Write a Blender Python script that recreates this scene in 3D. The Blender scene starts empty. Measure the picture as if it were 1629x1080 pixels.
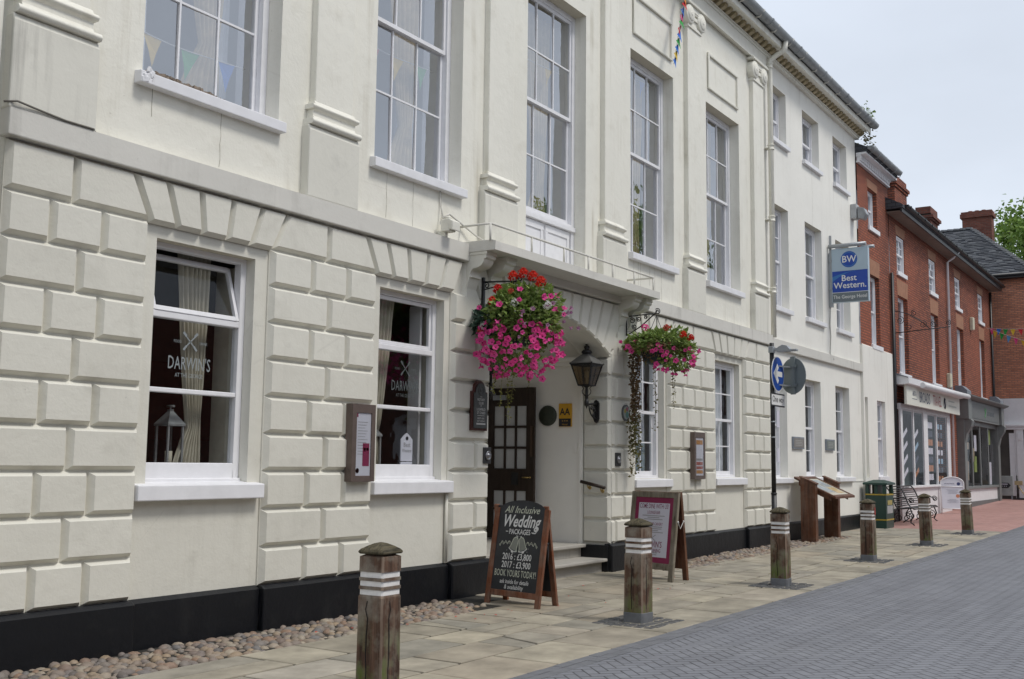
import bpy, bmesh, math, random
from mathutils import Vector, Matrix
random.seed(11)
R_ = math.radians
SC = bpy.context.scene
COL = SC.collection

# ------------------------------------------------------------------ camera
cd = bpy.data.cameras.new('camera'); cam = bpy.data.objects.new('camera', cd); COL.objects.link(cam)
cd.sensor_width = 36.0; cd.sensor_fit = 'HORIZONTAL'; cd.lens = 36.0 * 1714.7 / 1629.0
cd.clip_start = 0.1; cd.clip_end = 2000
YAW, PITCH, ROLL = R_(56.646), R_(6.5026), R_(0.6841)
_f = Vector((math.sin(YAW)*math.cos(PITCH), math.cos(YAW)*math.cos(PITCH), math.sin(PITCH)))
_r = Vector((math.cos(YAW), -math.sin(YAW), 0)); _u = _r.cross(_f)
_r2 = _r*math.cos(ROLL) + _u*math.sin(ROLL); _u2 = -_r*math.sin(ROLL) + _u*math.cos(ROLL)
cam.matrix_world = Matrix(((_r2.x, _u2.x, -_f.x, 0), (_r2.y, _u2.y, -_f.y, 0), (_r2.z, _u2.z, -_f.z, 1.66), (0, 0, 0, 1)))
SC.camera = cam

# ------------------------------------------------------------------ light
W = bpy.data.worlds.new('World'); SC.world = W; W.use_nodes = True
nt = W.node_tree; nt.nodes.clear()
out = nt.nodes.new('ShaderNodeOutputWorld'); bg = nt.nodes.new('ShaderNodeBackground')
sky = nt.nodes.new('ShaderNodeTexSky'); sky.sky_type = 'NISHITA'; sky.sun_disc = False
SUN_DIR = Vector((0.10, -0.68, 1.05)).normalized()
sky.sun_elevation = math.asin(SUN_DIR.z); sky.sun_rotation = math.atan2(SUN_DIR.x, SUN_DIR.y)
sky.air_density = 1.2; sky.dust_density = 3.0
mx = nt.nodes.new('ShaderNodeMix'); mx.data_type = 'RGBA'; mx.inputs[0].default_value = 0.86
mx.inputs[7].default_value = (6.2, 6.7, 7.5, 1)          # even cloud cover
tc = nt.nodes.new('ShaderNodeTexCoord'); mp = nt.nodes.new('ShaderNodeMapping'); mp.inputs['Scale'].default_value = (1.3, 1.3, 3.0)
nz = nt.nodes.new('ShaderNodeTexNoise'); nz.inputs['Scale'].default_value = 1.8; nz.inputs['Detail'].default_value = 5; nz.inputs['Roughness'].default_value = .5
rp = nt.nodes.new('ShaderNodeMapRange'); rp.inputs[1].default_value = .3; rp.inputs[2].default_value = .72; rp.inputs[3].default_value = .90; rp.inputs[4].default_value = 1.10
ml = nt.nodes.new('ShaderNodeMix'); ml.data_type = 'RGBA'; ml.blend_type = 'MULTIPLY'; ml.inputs[0].default_value = 1
L = nt.links.new
L(sky.outputs[0], mx.inputs[6]); L(tc.outputs['Generated'], mp.inputs[0]); L(mp.outputs[0], nz.inputs[0]); L(nz.outputs[0], rp.inputs[0])
L(mx.outputs[2], ml.inputs[6]); L(rp.outputs[0], ml.inputs[7]); L(ml.outputs[2], bg.inputs[0]); bg.inputs[1].default_value = 0.1
L(bg.outputs[0], out.inputs[0])
sd = bpy.data.lights.new('sun', 'SUN'); sun = bpy.data.objects.new('sun', sd); COL.objects.link(sun)
sd.energy = 1.5; sd.angle = R_(14); sd.color = (1.0, .96, .90)
sun.rotation_euler = (-SUN_DIR).to_track_quat('-Z', 'Y').to_euler()
SC.view_settings.view_transform = 'Standard'; SC.view_settings.look = 'None'
SC.view_settings.exposure = 0.36; SC.view_settings.gamma = 1.0

def zg(x): return .36*(max(0.0, min(x, 56.0)-14)/36)**2          # the street rises a little to the right

# ------------------------------------------------------------------ mesh helpers
class MB:
    def __init__(s): s.v = []; s.f = []; s.m = []; s.s = []
    def add(s, vs, fs, mi=0, sm=False):
        o = len(s.v); s.v += [tuple(v) for v in vs]
        for f in fs: s.f.append([i+o for i in f]); s.m.append(mi); s.s.append(sm)
    def quad(s, a, b, c, d, mi=0): s.add([a, b, c, d], [(0, 1, 2, 3)], mi)
    def box(s, x0, x1, y0, y1, z0, z1, mi=0):
        s.add([(x, y, z) for x in (x0, x1) for y in (y0, y1) for z in (z0, z1)],
              [(0, 1, 3, 2), (4, 6, 7, 5), (0, 4, 5, 1), (2, 3, 7, 6), (0, 2, 6, 4), (1, 5, 7, 3)], mi)
    def obox(s, c, size, M, mi=0):
        h = [x/2 for x in size]; c = Vector(c)
        s.add([c + M @ Vector((x*h[0], y*h[1], z*h[2])) for x in (-1, 1) for y in (-1, 1) for z in (-1, 1)],
              [(0, 1, 3, 2), (4, 6, 7, 5), (0, 4, 5, 1), (2, 3, 7, 6), (0, 2, 6, 4), (1, 5, 7, 3)], mi)
    def beam(s, a, b, w, h, up=(0, 0, 1), mi=0):
        a = Vector(a); b = Vector(b); d = (b-a).normalized(); up = Vector(up)
        r = d.cross(up).normalized(); u = r.cross(d)
        s.add([p + r*w/2*i + u*h/2*j for p in (a, b) for i, j in ((-1, -1), (1, -1), (1, 1), (-1, 1))],
              [(0, 1, 2, 3), (7, 6, 5, 4), (0, 4, 5, 1), (1, 5, 6, 2), (2, 6, 7, 3), (3, 7, 4, 0)], mi)
    def prism(s, poly, ax, a, b, mi=0, sm=False):
        n = len(poly)
        def P(u, v, w): return {'y': (u, w, v), 'x': (w, u, v), 'z': (u, v, w)}[ax]
        s.add([P(u, v, a) for u, v in poly] + [P(u, v, b) for u, v in poly], [list(range(n))[::-1], list(range(n, 2*n))], mi)
        vs = [P(u, v, a) for u, v in poly] + [P(u, v, b) for u, v in poly]
        s.add(vs, [(i, (i+1) % n, n+(i+1) % n, n+i) for i in range(n)], mi, sm)
    def block(s, poly, ax, wb, wf, ins, mi=0):           # a block with chamfered edges, face at wf
        n = len(poly); A = sum(poly[i][0]*poly[(i+1) % n][1]-poly[(i+1) % n][0]*poly[i][1] for i in range(n))
        if A < 0: poly = poly[::-1]
        inner = []
        for i in range(n):
            p0, p1, p2 = (Vector(poly[(i+k-1) % n]) for k in range(3))
            d1 = (p1-p0).normalized(); d2 = (p2-p1).normalized(); n1 = Vector((-d1.y, d1.x)); n2 = Vector((-d2.y, d2.x))
            den = 1+n1.dot(n2); inner.append(p1 + (n1+n2)*(ins/max(den, .3)))
        def P(u, v, w): return {'y': (u, w, v), 'x': (w, u, v), 'z': (u, v, w)}[ax]
        s.add([P(p[0], p[1], wb) for p in poly]+[P(p[0], p[1], wf) for p in inner],
              [(i, (i+1) % n, n+(i+1) % n, n+i) for i in range(n)]+[list(range(n, 2*n))], mi)
    def tube(s, pts, r, n=8, mi=0, cap=True, sm=True):
        pts = [Vector(p) for p in pts]; k = len(pts); rs = r if isinstance(r, (list, tuple)) else [r]*k
        t0 = (pts[1]-pts[0]).normalized(); nrm = t0.orthogonal().normalized(); vs = []
        for i, p in enumerate(pts):
            t = (pts[min(i+1, k-1)]-pts[max(i-1, 0)]).normalized()
            nrm = (nrm - t*nrm.dot(t)); nrm = nrm.normalized() if nrm.length > 1e-6 else t.orthogonal().normalized()
            b = t.cross(nrm)
            vs += [p + (nrm*math.cos(2*math.pi*j/n)+b*math.sin(2*math.pi*j/n))*rs[i] for j in range(n)]
        fs = [(i*n+j, i*n+(j+1) % n, (i+1)*n+(j+1) % n, (i+1)*n+j) for i in range(k-1) for j in range(n)]
        s.add(vs, fs, mi, sm)
        if cap: s.add(vs[:n], [list(range(n))[::-1]], mi); s.add(vs[-n:], [list(range(n))], mi)
    def lathe(s, prof, c=(0, 0, 0), n=16, mi=0, ax='z', sm=True, rot=0.0):
        c = Vector(c); vs = []
        for r, h in prof:
            for j in range(n):
                a = 2*math.pi*j/n+rot; u, v = r*math.cos(a), r*math.sin(a)
                vs.append(c + Vector({'z': (u, v, h), 'y': (u, h, v), 'x': (h, u, v)}[ax]))
        k = len(prof)
        s.add(vs, [(i*n+j, i*n+(j+1) % n, (i+1)*n+(j+1) % n, (i+1)*n+j) for i in range(k-1) for j in range(n)], mi, sm)
        if prof[0][0] > 1e-4: s.add(vs[:n], [list(range(n))], mi)
        if prof[-1][0] > 1e-4: s.add(vs[-n:], [list(range(n))], mi)
    def ball(s, c, r, sub=1, mi=0, sc=(1, 1, 1), M=None):
        vs, fs = ICO[sub]; c = Vector(c)
        o = [Vector((v[0]*sc[0], v[1]*sc[1], v[2]*sc[2]))*r for v in vs]
        s.add([c+(M @ v if M else v) for v in o], fs, mi, True)
    def text(s, body, size, M, mi=0, bold=0.0, shear=0.0, align='CENTER', sx=1.0, res=2, space=1.0):
        cu = bpy.data.curves.new('t', 'FONT'); cu.body = body; cu.size = size; cu.offset = bold*size; cu.shear = shear
        cu.align_x = align; cu.align_y = 'CENTER'; cu.resolution_u = res; cu.space_character = space
        ob = bpy.data.objects.new('t', cu); me = ob.to_mesh()
        S = Matrix.Diagonal((sx, 1, 1, 1)); T = M @ S
        s.add([T @ v.co for v in me.vertices], [tuple(p.vertices) for p in me.polygons], mi)
        ob.to_mesh_clear(); bpy.data.objects.remove(ob); bpy.data.curves.remove(cu)
    def xf(s, M): s.v = [tuple(M @ Vector(v)) for v in s.v]; return s
    def build(s, name, mats, parent=None, world=True, bevel=0.0, recalc=True, seg=2):
        me = bpy.data.meshes.new(name)
        off = Vector((0, 0, 0))
        if parent is not None and world:
            p = parent
            while p is not None: off += Vector(p.location); p = p.parent
        me.from_pydata([tuple(Vector(v)-off) for v in s.v], [], s.f)
        if not isinstance(mats, (list, tuple)): mats = [mats]
        for m in mats: me.materials.append(m)
        me.polygons.foreach_set('material_index', s.m); me.polygons.foreach_set('use_smooth', s.s)
        if recalc:
            b = bmesh.new(); b.from_mesh(me)
            bmesh.ops.remove_doubles(b, verts=b.verts, dist=1e-5)
            bmesh.ops.recalc_face_normals(b, faces=b.faces); b.to_mesh(me); b.free()
        me.update()
        o = bpy.data.objects.new(name, me); COL.objects.link(o)
        if parent is not None: o.parent = parent
        if bevel:
            md = o.modifiers.new('bevel', 'BEVEL'); md.width = bevel; md.segments = seg; md.limit_method = 'ANGLE'; md.angle_limit = R_(40)
        return o

def _ico(sub):
    b = bmesh.new(); bmesh.ops.create_icosphere(b, subdivisions=sub, radius=1)
    vs = [tuple(v.co) for v in b.verts]; fs = [tuple(v.index for v in f.verts) for f in b.faces]; b.free(); return vs, fs
ICO = {1: _ico(1), 2: _ico(2), 3: _ico(3)}

def tag(o, label=None, cat=None, group=None, kind=None):
    if label: o['label'] = label
    if cat: o['category'] = cat
    if group: o['group'] = group
    if kind: o['kind'] = kind
    return o
def thing(name, loc, label, cat, group=None, rz=0.0):
    o = bpy.data.objects.new(name, None); COL.objects.link(o); o.location = loc; o.rotation_euler = (0, 0, rz)
    o.empty_display_size = .2
    return tag(o, label, cat, group)
def dup(root, loc, rot=None, label=None):
    r = root.copy(); COL.objects.link(r); r.location = loc
    if rot is not None: r.rotation_euler = rot
    if label: r['label'] = label
    for ch in list(root.children):
        c = ch.copy(); COL.objects.link(c); c.parent = r
        for g in list(ch.children):
            d = g.copy(); COL.objects.link(d); d.parent = c
    return r
M_FRONT = Matrix(((1, 0, 0, 0), (0, 0, -1, 0), (0, 1, 0, 0), (0, 0, 0, 1)))    # text on a face towards -y
M_LEFT = Matrix(((0, 0, -1, 0), (-1, 0, 0, 0), (0, 1, 0, 0), (0, 0, 0, 1)))    # text on a face towards -x
def at(M, x, y, z): return Matrix.Translation((x, y, z)) @ M

# ------------------------------------------------------------------ materials
class NT:
    def __init__(s, name):
        s.m = bpy.data.materials.new(name); s.m.use_nodes = True; s.t = s.m.node_tree; s.t.nodes.clear()
        s.out = s.n('ShaderNodeOutputMaterial')
    def n(s, t, **k):
        q = s.t.nodes.new(t)
        for a, b in k.items(): setattr(q, a, b)
        return q
    def l(s, a, b): s.t.links.new(a, b)
    def val(s, sock, v):
        if isinstance(v, bpy.types.NodeSocket): s.l(v, sock)
        else: sock.default_value = v
    def math(s, op, a, b=0.0, c=None, clamp=False):
        q = s.n('ShaderNodeMath', operation=op, use_clamp=clamp); s.val(q.inputs[0], a); s.val(q.inputs[1], b)
        if c is not None: s.val(q.inputs[2], c)
        return q.outputs[0]
    def mix(s, f, a, b, mode='MIX'):
        q = s.n('ShaderNodeMix', data_type='RGBA', blend_type=mode); s.val(q.inputs[0], f)
        for i, v in ((6, a), (7, b)): s.val(q.inputs[i], v if isinstance(v, bpy.types.NodeSocket) else (*v[:3], 1))
        return q.outputs[2]
    def pos(s, scale=(1, 1, 1), obj=False):
        src = s.n('ShaderNodeTexCoord').outputs['Object'] if obj else s.n('ShaderNodeNewGeometry').outputs['Position']
        q = s.n('ShaderNodeMapping'); q.inputs['Scale'].default_value = scale; s.l(src, q.inputs[0]); return q.outputs[0]
    def noise(s, vec, scale, det=4, rough=.55):
        q = s.n('ShaderNodeTexNoise'); s.l(vec, q.inputs['Vector']); q.inputs['Scale'].default_value = scale
        q.inputs['Detail'].default_value = det; q.inputs['Roughness'].default_value = rough; return q.outputs[0]
    def rng(s, v, a, b, c=0.0, d=1.0):
        q = s.n('ShaderNodeMapRange'); s.val(q.inputs[0], v)
        for i, x in enumerate((a, b, c, d)): q.inputs[i+1].default_value = x
        return q.outputs[0]
    def bump(s, h, strength, dist=.01):
        q = s.n('ShaderNodeBump'); q.inputs['Strength'].default_value = strength; q.inputs['Distance'].default_value = dist; s.val(q.inputs['Height'], h); return q.outputs[0]
    def pbr(s, col, rough=.6, metal=0.0, normal=None, spec=.5):
        p = s.n('ShaderNodeBsdfPrincipled'); s.val(p.inputs['Base Color'], col if isinstance(col, bpy.types.NodeSocket) else (*col[:3], 1))
        s.val(p.inputs['Roughness'], rough); p.inputs['Metallic'].default_value = metal; p.inputs['Specular IOR Level'].default_value = spec
        if normal is not None: s.l(normal, p.inputs['Normal'])
        s.l(p.outputs[0], s.out.inputs[0]); return s.m
def sc3(c, k): return tuple(x*k for x in c)

def M_plain(name, c, rough=.5, var=.12, nscale=6, metal=0.0, bump=.0, spec=.5, obj=False):
    t = NT(name); v = t.pos(obj=obj); n = t.noise(v, nscale)
    col = t.mix(t.rng(n, .3, .7), sc3(c, 1-var), sc3(c, 1+var))
    nb = t.bump(t.noise(v, nscale*6, 3), bump, .004) if bump else None
    return t.pbr(col, rough, metal, nb, spec)

def M_stucco(name, c, dirt=.35, dcol=(.27, .25, .20), streak=.25, bump=.35, rough=.62, isl=0.0):
    t = NT(name); v = t.pos()
    big = t.noise(v, .55, 4, .6); mid = t.noise(v, 3.2, 5, .62); fine = t.noise(v, 38, 4, .6)
    col = t.mix(t.rng(big, .32, .7), sc3(c, .95), sc3(c, 1.04))
    if isl: col = t.mix(t.math('MULTIPLY', t.n('ShaderNodeNewGeometry').outputs['Random Per Island'], isl), col, sc3(dcol, 1.3))
    col = t.mix(t.math('MULTIPLY', t.rng(mid, .55, .78), dirt*.45), col, dcol)
    st = t.noise(t.pos((7, 7, .35)), 1.0, 4, .6)
    msk = t.rng(t.noise(v, .8, 2), .46, .64)
    col = t.mix(t.math('MULTIPLY', t.math('MULTIPLY', t.rng(st, .53, .74), msk), streak), col, dcol)
    vo = t.n('ShaderNodeTexVoronoi', feature='DISTANCE_TO_EDGE'); t.l(t.pos((1, 1, 1)), vo.inputs['Vector']); vo.inputs['Scale'].default_value = .9
    hair = t.math('MULTIPLY', t.rng(vo.outputs['Distance'], .0, .006, 1, 0), t.rng(t.noise(v, 1.3, 3), .56, .62)); col = t.mix(t.math('MULTIPLY', hair, .10), col, sc3(dcol, .7))
    sp = t.rng(t.noise(v, 24, 2, .5), .73, .80)
    col = t.mix(t.math('MULTIPLY', sp, dirt*.7), col, sc3(dcol, .6))
    h = t.math('ADD', t.math('MULTIPLY', mid, 1.0), t.math('MULTIPLY', fine, .25))
    h = t.math('ADD', h, t.math('MULTIPLY', t.noise(v, 9, 3, .5), .6))
    return t.pbr(col, rough, 0, t.bump(h, bump, .012), .35)

def M_brick(name, c1, c2, mortar, bw=.225, bh=.075, ms=.010, dark=.35):
    t = NT(name); g = t.n('ShaderNodeNewGeometry'); sp = t.n('ShaderNodeSeparateXYZ'); t.l(g.outputs['Position'], sp.inputs[0])
    sn = t.n('ShaderNodeSeparateXYZ'); t.l(g.outputs['True Normal'], sn.inputs[0])
    sx = t.math('GREATER_THAN', t.math('ABSOLUTE', sn.outputs[0]), .6)
    u = t.math('ADD', t.math('MULTIPLY', sp.outputs[0], t.math('SUBTRACT', 1.0, sx)), t.math('MULTIPLY', sp.outputs[1], sx))
    cb = t.n('ShaderNodeCombineXYZ'); t.l(u, cb.inputs[0]); t.l(sp.outputs[2], cb.inputs[1])
    b = t.n('ShaderNodeTexBrick'); t.l(cb.outputs[0], b.inputs['Vector']); b.inputs['Scale'].default_value = 1
    b.inputs['Brick Width'].default_value = bw; b.inputs['Row Height'].default_value = bh; b.inputs['Mortar Size'].default_value = ms
    b.inputs['Mortar Smooth'].default_value = .2; b.inputs['Bias'].default_value = -.1
    b.inputs['Color1'].default_value = (*c1, 1); b.inputs['Color2'].default_value = (*c2, 1); b.inputs['Mortar'].default_value = (*mortar, 1)
    v = t.pos()
    col = t.mix(t.rng(t.noise(t.pos((1, 1, 2.4)), 2.6, 3), .5, .72, 0, dark), b.outputs[0], sc3(c2, .45))
    col = t.mix(t.rng(t.noise(v, .35, 3), .35, .65), col, t.mix(.25, col, sc3(c1, 1.25)))
    h = t.math('ADD', t.math('MULTIPLY', b.outputs[1], -1.0), t.math('MULTIPLY', t.noise(v, 40, 2), .4))
    return t.pbr(col, .82, 0, t.bump(h, .6, .008), .25)

def M_island(name, cols, rough=.7, var=.25, nscale=9, bump=.3, bscale=60, spec=.4, trans=0.0):
    t = NT(name); g = t.n('ShaderNodeNewGeometry'); r = t.n('ShaderNodeValToRGB')
    t.l(g.outputs['Random Per Island'], r.inputs[0]); e = r.color_ramp.elements
    while len(e) < len(cols): e.new(.5)
    for i, c in enumerate(cols): e[i].position = i/max(1, len(cols)-1); e[i].color = (*c, 1)
    v = t.pos(); n = t.noise(v, nscale, 5, .6)
    col = t.mix(t.rng(n, .3, .72), t.mix(var, r.outputs[0], (.02, .02, .015)), r.outputs[0])
    m = t.pbr(col, rough, 0, t.bump(t.noise(v, bscale, 4), bump, .004) if bump else None, spec)
    if trans:
        p = [q for q in t.t.nodes if q.type == 'BSDF_PRINCIPLED'][0]; tr = t.n('ShaderNodeBsdfTranslucent'); t.l(col, tr.inputs[0])
        ms = t.n('ShaderNodeMixShader'); ms.inputs[0].default_value = trans; t.l(p.outputs[0], ms.inputs[1]); t.l(tr.outputs[0], ms.inputs[2]); t.l(ms.outputs[0], t.out.inputs[0])
    return m

def M_glass(name, tint=(.86, .89, .9), ior=1.75, wav=.04, f90=.85):
    t = NT(name); tr = t.n('ShaderNodeBsdfTransparent'); tr.inputs[0].default_value = (*tint, 1)
    gl = t.n('ShaderNodeBsdfGlossy'); gl.inputs['Roughness'].default_value = .01; gl.inputs['Color'].default_value = (.95, .97, 1, 1)
    b = t.bump(t.noise(t.pos(), 2.2, 2), wav, .05); t.l(b, gl.inputs['Normal'])
    ge = t.n('ShaderNodeNewGeometry'); dp = t.n('ShaderNodeVectorMath', operation='DOT_PRODUCT'); t.l(ge.outputs['Incoming'], dp.inputs[0]); t.l(ge.outputs['Normal'], dp.inputs[1])
    f0 = ((ior-1)/(ior+1))**2*1.8
    sch = t.math('POWER', t.math('SUBTRACT', 1.0, t.math('ABSOLUTE', dp.outputs['Value']), clamp=True), 5.0)
    ms = t.n('ShaderNodeMixShader'); t.l(t.math('MULTIPLY_ADD', sch, f90-f0, f0), ms.inputs[0]); t.l(tr.outputs[0], ms.inputs[1]); t.l(gl.outputs[0], ms.inputs[2]); t.l(ms.outputs[0], t.out.inputs[0])
    return t.m

def M_wood(name, c1, c2, rough=.6, axis=2, moss=False, grey=.0, scale=1.0):
    t = NT(name); s = [22*scale]*3; s[axis] = 1.3*scale
    oi = t.n('ShaderNodeObjectInfo'); v0 = t.n('ShaderNodeVectorMath', operation='ADD'); t.l(t.n('ShaderNodeTexCoord').outputs['Object'], v0.inputs[0])
    cb = t.n('ShaderNodeCombineXYZ'); 
    for i in range(3): t.l(t.math('MULTIPLY', oi.outputs['Random'], 31.0+i*7), cb.inputs[i])
    t.l(cb.outputs[0], v0.inputs[1])
    mp = t.n('ShaderNodeMapping'); mp.inputs['Scale'].default_value = s; t.l(v0.outputs[0], mp.inputs[0])
    n = t.noise(mp.outputs[0], 1.0, 6, .65)
    n2 = t.noise(v0.outputs[0], 5, 4, .6)
    col = t.mix(t.rng(n, .33, .68), c1, c2)
    if grey: col = t.mix(t.math('MULTIPLY', t.rng(n2, .42, .66), grey), col, (.30, .27, .22))
    crack = t.rng(n, .30, .36, 1, 0)
    col = t.mix(t.math('MULTIPLY', crack, .75), col, sc3(c1, .2))
    if moss:
        sp = t.n('ShaderNodeSeparateXYZ'); t.l(t.n('ShaderNodeTexCoord').outputs['Object'], sp.inputs[0])
        low = t.rng(sp.outputs[2], .12, .62, 1, 0)
        mm = t.math('MULTIPLY', t.rng(t.math('ADD', n2, t.math('MULTIPLY', t.noise(mp.outputs[0], .7, 4), .45)), .66, .86), low)
        col = t.mix(t.math('MULTIPLY', mm, 1.0, clamp=True), col, (.10, .13, .025))
    return t.pbr(col, rough, 0, t.bump(n, .55, .012), .3)

def M_herring(name, c1, c2, joint, ang=45.0, unit=.10, js=.045):
    t = NT(name); mp = t.n('ShaderNodeMapping'); mp.inputs['Scale'].default_value = (1/unit, 1/unit, 1); mp.inputs['Rotation'].default_value = (0, 0, R_(ang))
    t.l(t.n('ShaderNodeNewGeometry').outputs['Position'], mp.inputs[0]); sp = t.n('ShaderNodeSeparateXYZ'); t.l(mp.outputs[0], sp.inputs[0])
    x, y = sp.outputs[0], sp.outputs[1]; i = t.math('FLOOR', x); j = t.math('FLOOR', y); fx = t.math('SUBTRACT', x, i); fy = t.math('SUBTRACT', y, j)
    m = t.math('FLOORED_MODULO', t.math('SUBTRACT', i, j), 4.0)
    e = lambda k: t.math('COMPARE', m, float(k), .25)
    m0, m1, m2, m3 = e(0), e(1), e(2), e(3)
    H = t.math('ADD', m0, m1)
    u = t.math('ADD', fx, m1); v_ = fy                       # horizontal: 2 wide
    du = t.math('MINIMUM', u, t.math('SUBTRACT', 2.0, u)); dv = t.math('MINIMUM', v_, t.math('SUBTRACT', 1.0, v_)); dH = t.math('MINIMUM', du, dv)
    w = t.math('ADD', fy, m2)
    dw = t.math('MINIMUM', w, t.math('SUBTRACT', 2.0, w)); dx = t.math('MINIMUM', fx, t.math('SUBTRACT', 1.0, fx)); dV = t.math('MINIMUM', dw, dx)
    d = t.math('ADD', t.math('MULTIPLY', dH, H), t.math('MULTIPLY', dV, t.math('SUBTRACT', 1.0, H)))
    cb = t.n('ShaderNodeCombineXYZ'); t.l(t.math('SUBTRACT', i, m1), cb.inputs[0]); t.l(t.math('SUBTRACT', j, m2), cb.inputs[1]); t.l(H, cb.inputs[2])
    wn = t.n('ShaderNodeTexWhiteNoise', noise_dimensions='3D'); t.l(cb.outputs[0], wn.inputs[0])
    pos = t.pos()
    col = t.mix(wn.outputs[0], c1, c2)
    col = t.mix(t.rng(t.noise(pos, 1.1, 5, .65), .38, .72), col, t.mix(.28, col, sc3(c1, .55)))
    col = t.mix(t.rng(t.noise(pos, 55, 3), .35, .7, 0, .35), col, sc3(c2, 1.25))
    vo = t.n('ShaderNodeTexVoronoi'); t.l(pos, vo.inputs['Vector']); vo.inputs['Scale'].default_value = 1.6
    spot = t.math('MULTIPLY', t.rng(vo.outputs['Distance'], .035, .06, 1, 0), .55); col = t.mix(spot, col, sc3(c1, .35))
    col = t.mix(t.rng(t.noise(t.pos((.25, 1.4, 1)), 1.0, 4, .6), .52, .75, 0, .4), col, sc3(c1, .55))
    jm = t.rng(d, js*.5, js*1.4, 1, 0)
    jv = t.rng(t.noise(pos, 3.0, 3), .3, .7, .45, 1)
    col = t.mix(t.math('MULTIPLY', jm, jv), col, joint)
    h = t.math('ADD', t.rng(d, 0, js*2.2, 0, 1), t.math('ADD', t.math('MULTIPLY', wn.outputs[0], .35), t.math('MULTIPLY', t.noise(pos, 60, 2), .25)))
    return t.pbr(col, t.rng(t.noise(pos, .8, 3), .3, .7, .5, .75), 0, t.bump(h, .5, .006), .4)

CREAM = (.70, .685, .61); UPPER = (.785, .768, .685)
m_rust = M_stucco('cream_masonry_paint', CREAM, .42, streak=.16, bump=.5, isl=.10)
m_upper = M_stucco('upper_cream_render', UPPER, .42, (.34, .29, .19), .45, .6)
m_wing = M_stucco('pale_wing_render', (.81, .795, .735), .25, (.36, .32, .25), .28, .3)
m_ped = M_stucco('weathered_pedestal_paint', (.70, .685, .61), .6, (.30, .29, .26), .9, .35)
m_string = M_stucco('grey_stone_string', (.635, .62, .57), .5, (.28, .265, .235), .6, .35)
m_soffit = M_stucco('shaded_soffit_tone', (.62, .575, .46), .5, (.30, .24, .15), .2, .3)  # shade on the undersides put into this browner colour
m_plinth = M_stucco('black_plinth_paint', (.0065, .0075, .010), .5, (.05, .05, .048), .18, .6, .42)
m_sillw = M_plain('white_sill_paint', (.76, .76, .78), .5, .05, 5, bump=.15)
m_white = M_plain('white_woodwork', (.78, .78, .80), .45, .04, 8, bump=.1)
m_palepane = M_plain('pale_reflection_pane', (.50, .51, .51), .25, .1, 3)  # door panes: bright reflections painted as an even pale colour
m_lobby = M_plain('lobby_paint', (.85, .83, .77), .7, .04, 2, bump=.1)
m_glass = M_glass('window_glass', (.88, .9, .9), 1.58, .05, .45)
m_glasslow = M_glass('thin_clear_glass', (.93, .94, .94), 1.32, .03, .24)
m_glassup = M_glass('upper_window_glass', (.88, .90, .92), 2.6, .06)
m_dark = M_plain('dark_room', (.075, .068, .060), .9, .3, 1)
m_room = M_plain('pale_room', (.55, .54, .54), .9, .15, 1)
m_crim = M_plain('crimson_room', (.075, .014, .015), .9, .2, 1)
m_curt = M_plain('cream_curtain', (.44, .41, .33), .9, .10, 8)
m_sheer = M_plain('pale_sheer_curtain', (.70, .72, .76), .9, .10, 6)
m_gold = M_plain('gold_curtain', (.50, .40, .24), .9, .15, 8)
m_iron = M_plain('black_iron', (.012, .012, .013), .42, .3, 10, bump=.15)
m_brick = M_brick('red_brick', (.39, .118, .064), (.185, .056, .038), (.085, .052, .042), ms=.019)
m_brick2 = M_brick('brown_red_brick', (.60, .25, .145), (.36, .145, .095), (.21, .145, .115), ms=.014)
m_chim = M_brick('sooty_brick', (.21, .072, .048), (.125, .045, .034), (.12, .10, .085), dark=.6)
m_lintel = M_plain('brick_lintel', (.32, .155, .09), .8, .15, 9, bump=.3)
m_lead = M_plain('grey_lead', (.20, .22, .25), .55, .2, 4, bump=.1)
m_alu = M_plain('grey_metal', (.36, .38, .40), .4, .06, 6, .4)
m_shoe = M_plain('bollard_shoe_metal', (.16, .17, .185), .6, .2, 9, .3, bump=.2)
m_flag = M_island('york_stone', [(.31, .278, .215), (.43, .385, .30), (.36, .33, .27), (.47, .42, .32), (.32, .298, .245), (.41, .352, .265), (.44, .405, .34)], .72, .50, 2.6, .6, 22)
m_joint = M_plain('paving_joint', (.022, .020, .015), .95, .3, 8, bump=.3)
m_pebble = M_island('river_cobbles', [(.30, .225, .165), (.21, .185, .165), (.34, .255, .17), (.25, .20, .17), (.38, .32, .24), (.17, .16, .155), (.29, .19, .13), (.13, .12, .115)], .6, .3, 22, .25, 90)
m_road = M_herring('grey_block_paving', (.168, .174, .194), (.202, .209, .230), (.022, .022, .025), js=.075)
m_red = M_herring('red_block_paving', (.36, .20, .175), (.44, .255, .225), (.19, .115, .10))
m_kerb = M_island('grey_channel_block', [(.15, .155, .17), (.18, .185, .20), (.165, .17, .185)], .65, .25, 6, .3, 60)
m_sett = M_island('dark_setts', [(.09, .09, .095), (.12, .118, .115), (.075, .08, .085)], .7, .3, 12, .3, 60)
m_asph = M_plain('plain_ground', (.12, .12, .12), .9, .15, 2)
m_bwood = M_wood('bollard_timber', (.036, .020, .014), (.165, .095, .062), .85, 2, True, .75)
m_bworn = M_wood('worn_timber_edge', (.08, .050, .034), (.30, .22, .165), .85, 2, False, .5)
m_bcrack = M_plain('timber_crack', (.012, .009, .007), .95)
m_bcap = M_wood('bollard_cap_timber', (.016, .015, .008), (.125, .105, .062), .95, 0, False, .12, 2.2)
m_bwhite = M_plain('bollard_white_band', (.78, .77, .75), .6, .12, 14, bump=.2)
m_redwood = M_wood('stained_red_timber', (.10, .034, .015), (.22, .075, .034), .55, 2, False, .25)
m_greywood = M_wood('weathered_timber', (.115, .095, .068), (.24, .205, .15), .75, 2, False, .6)
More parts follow.
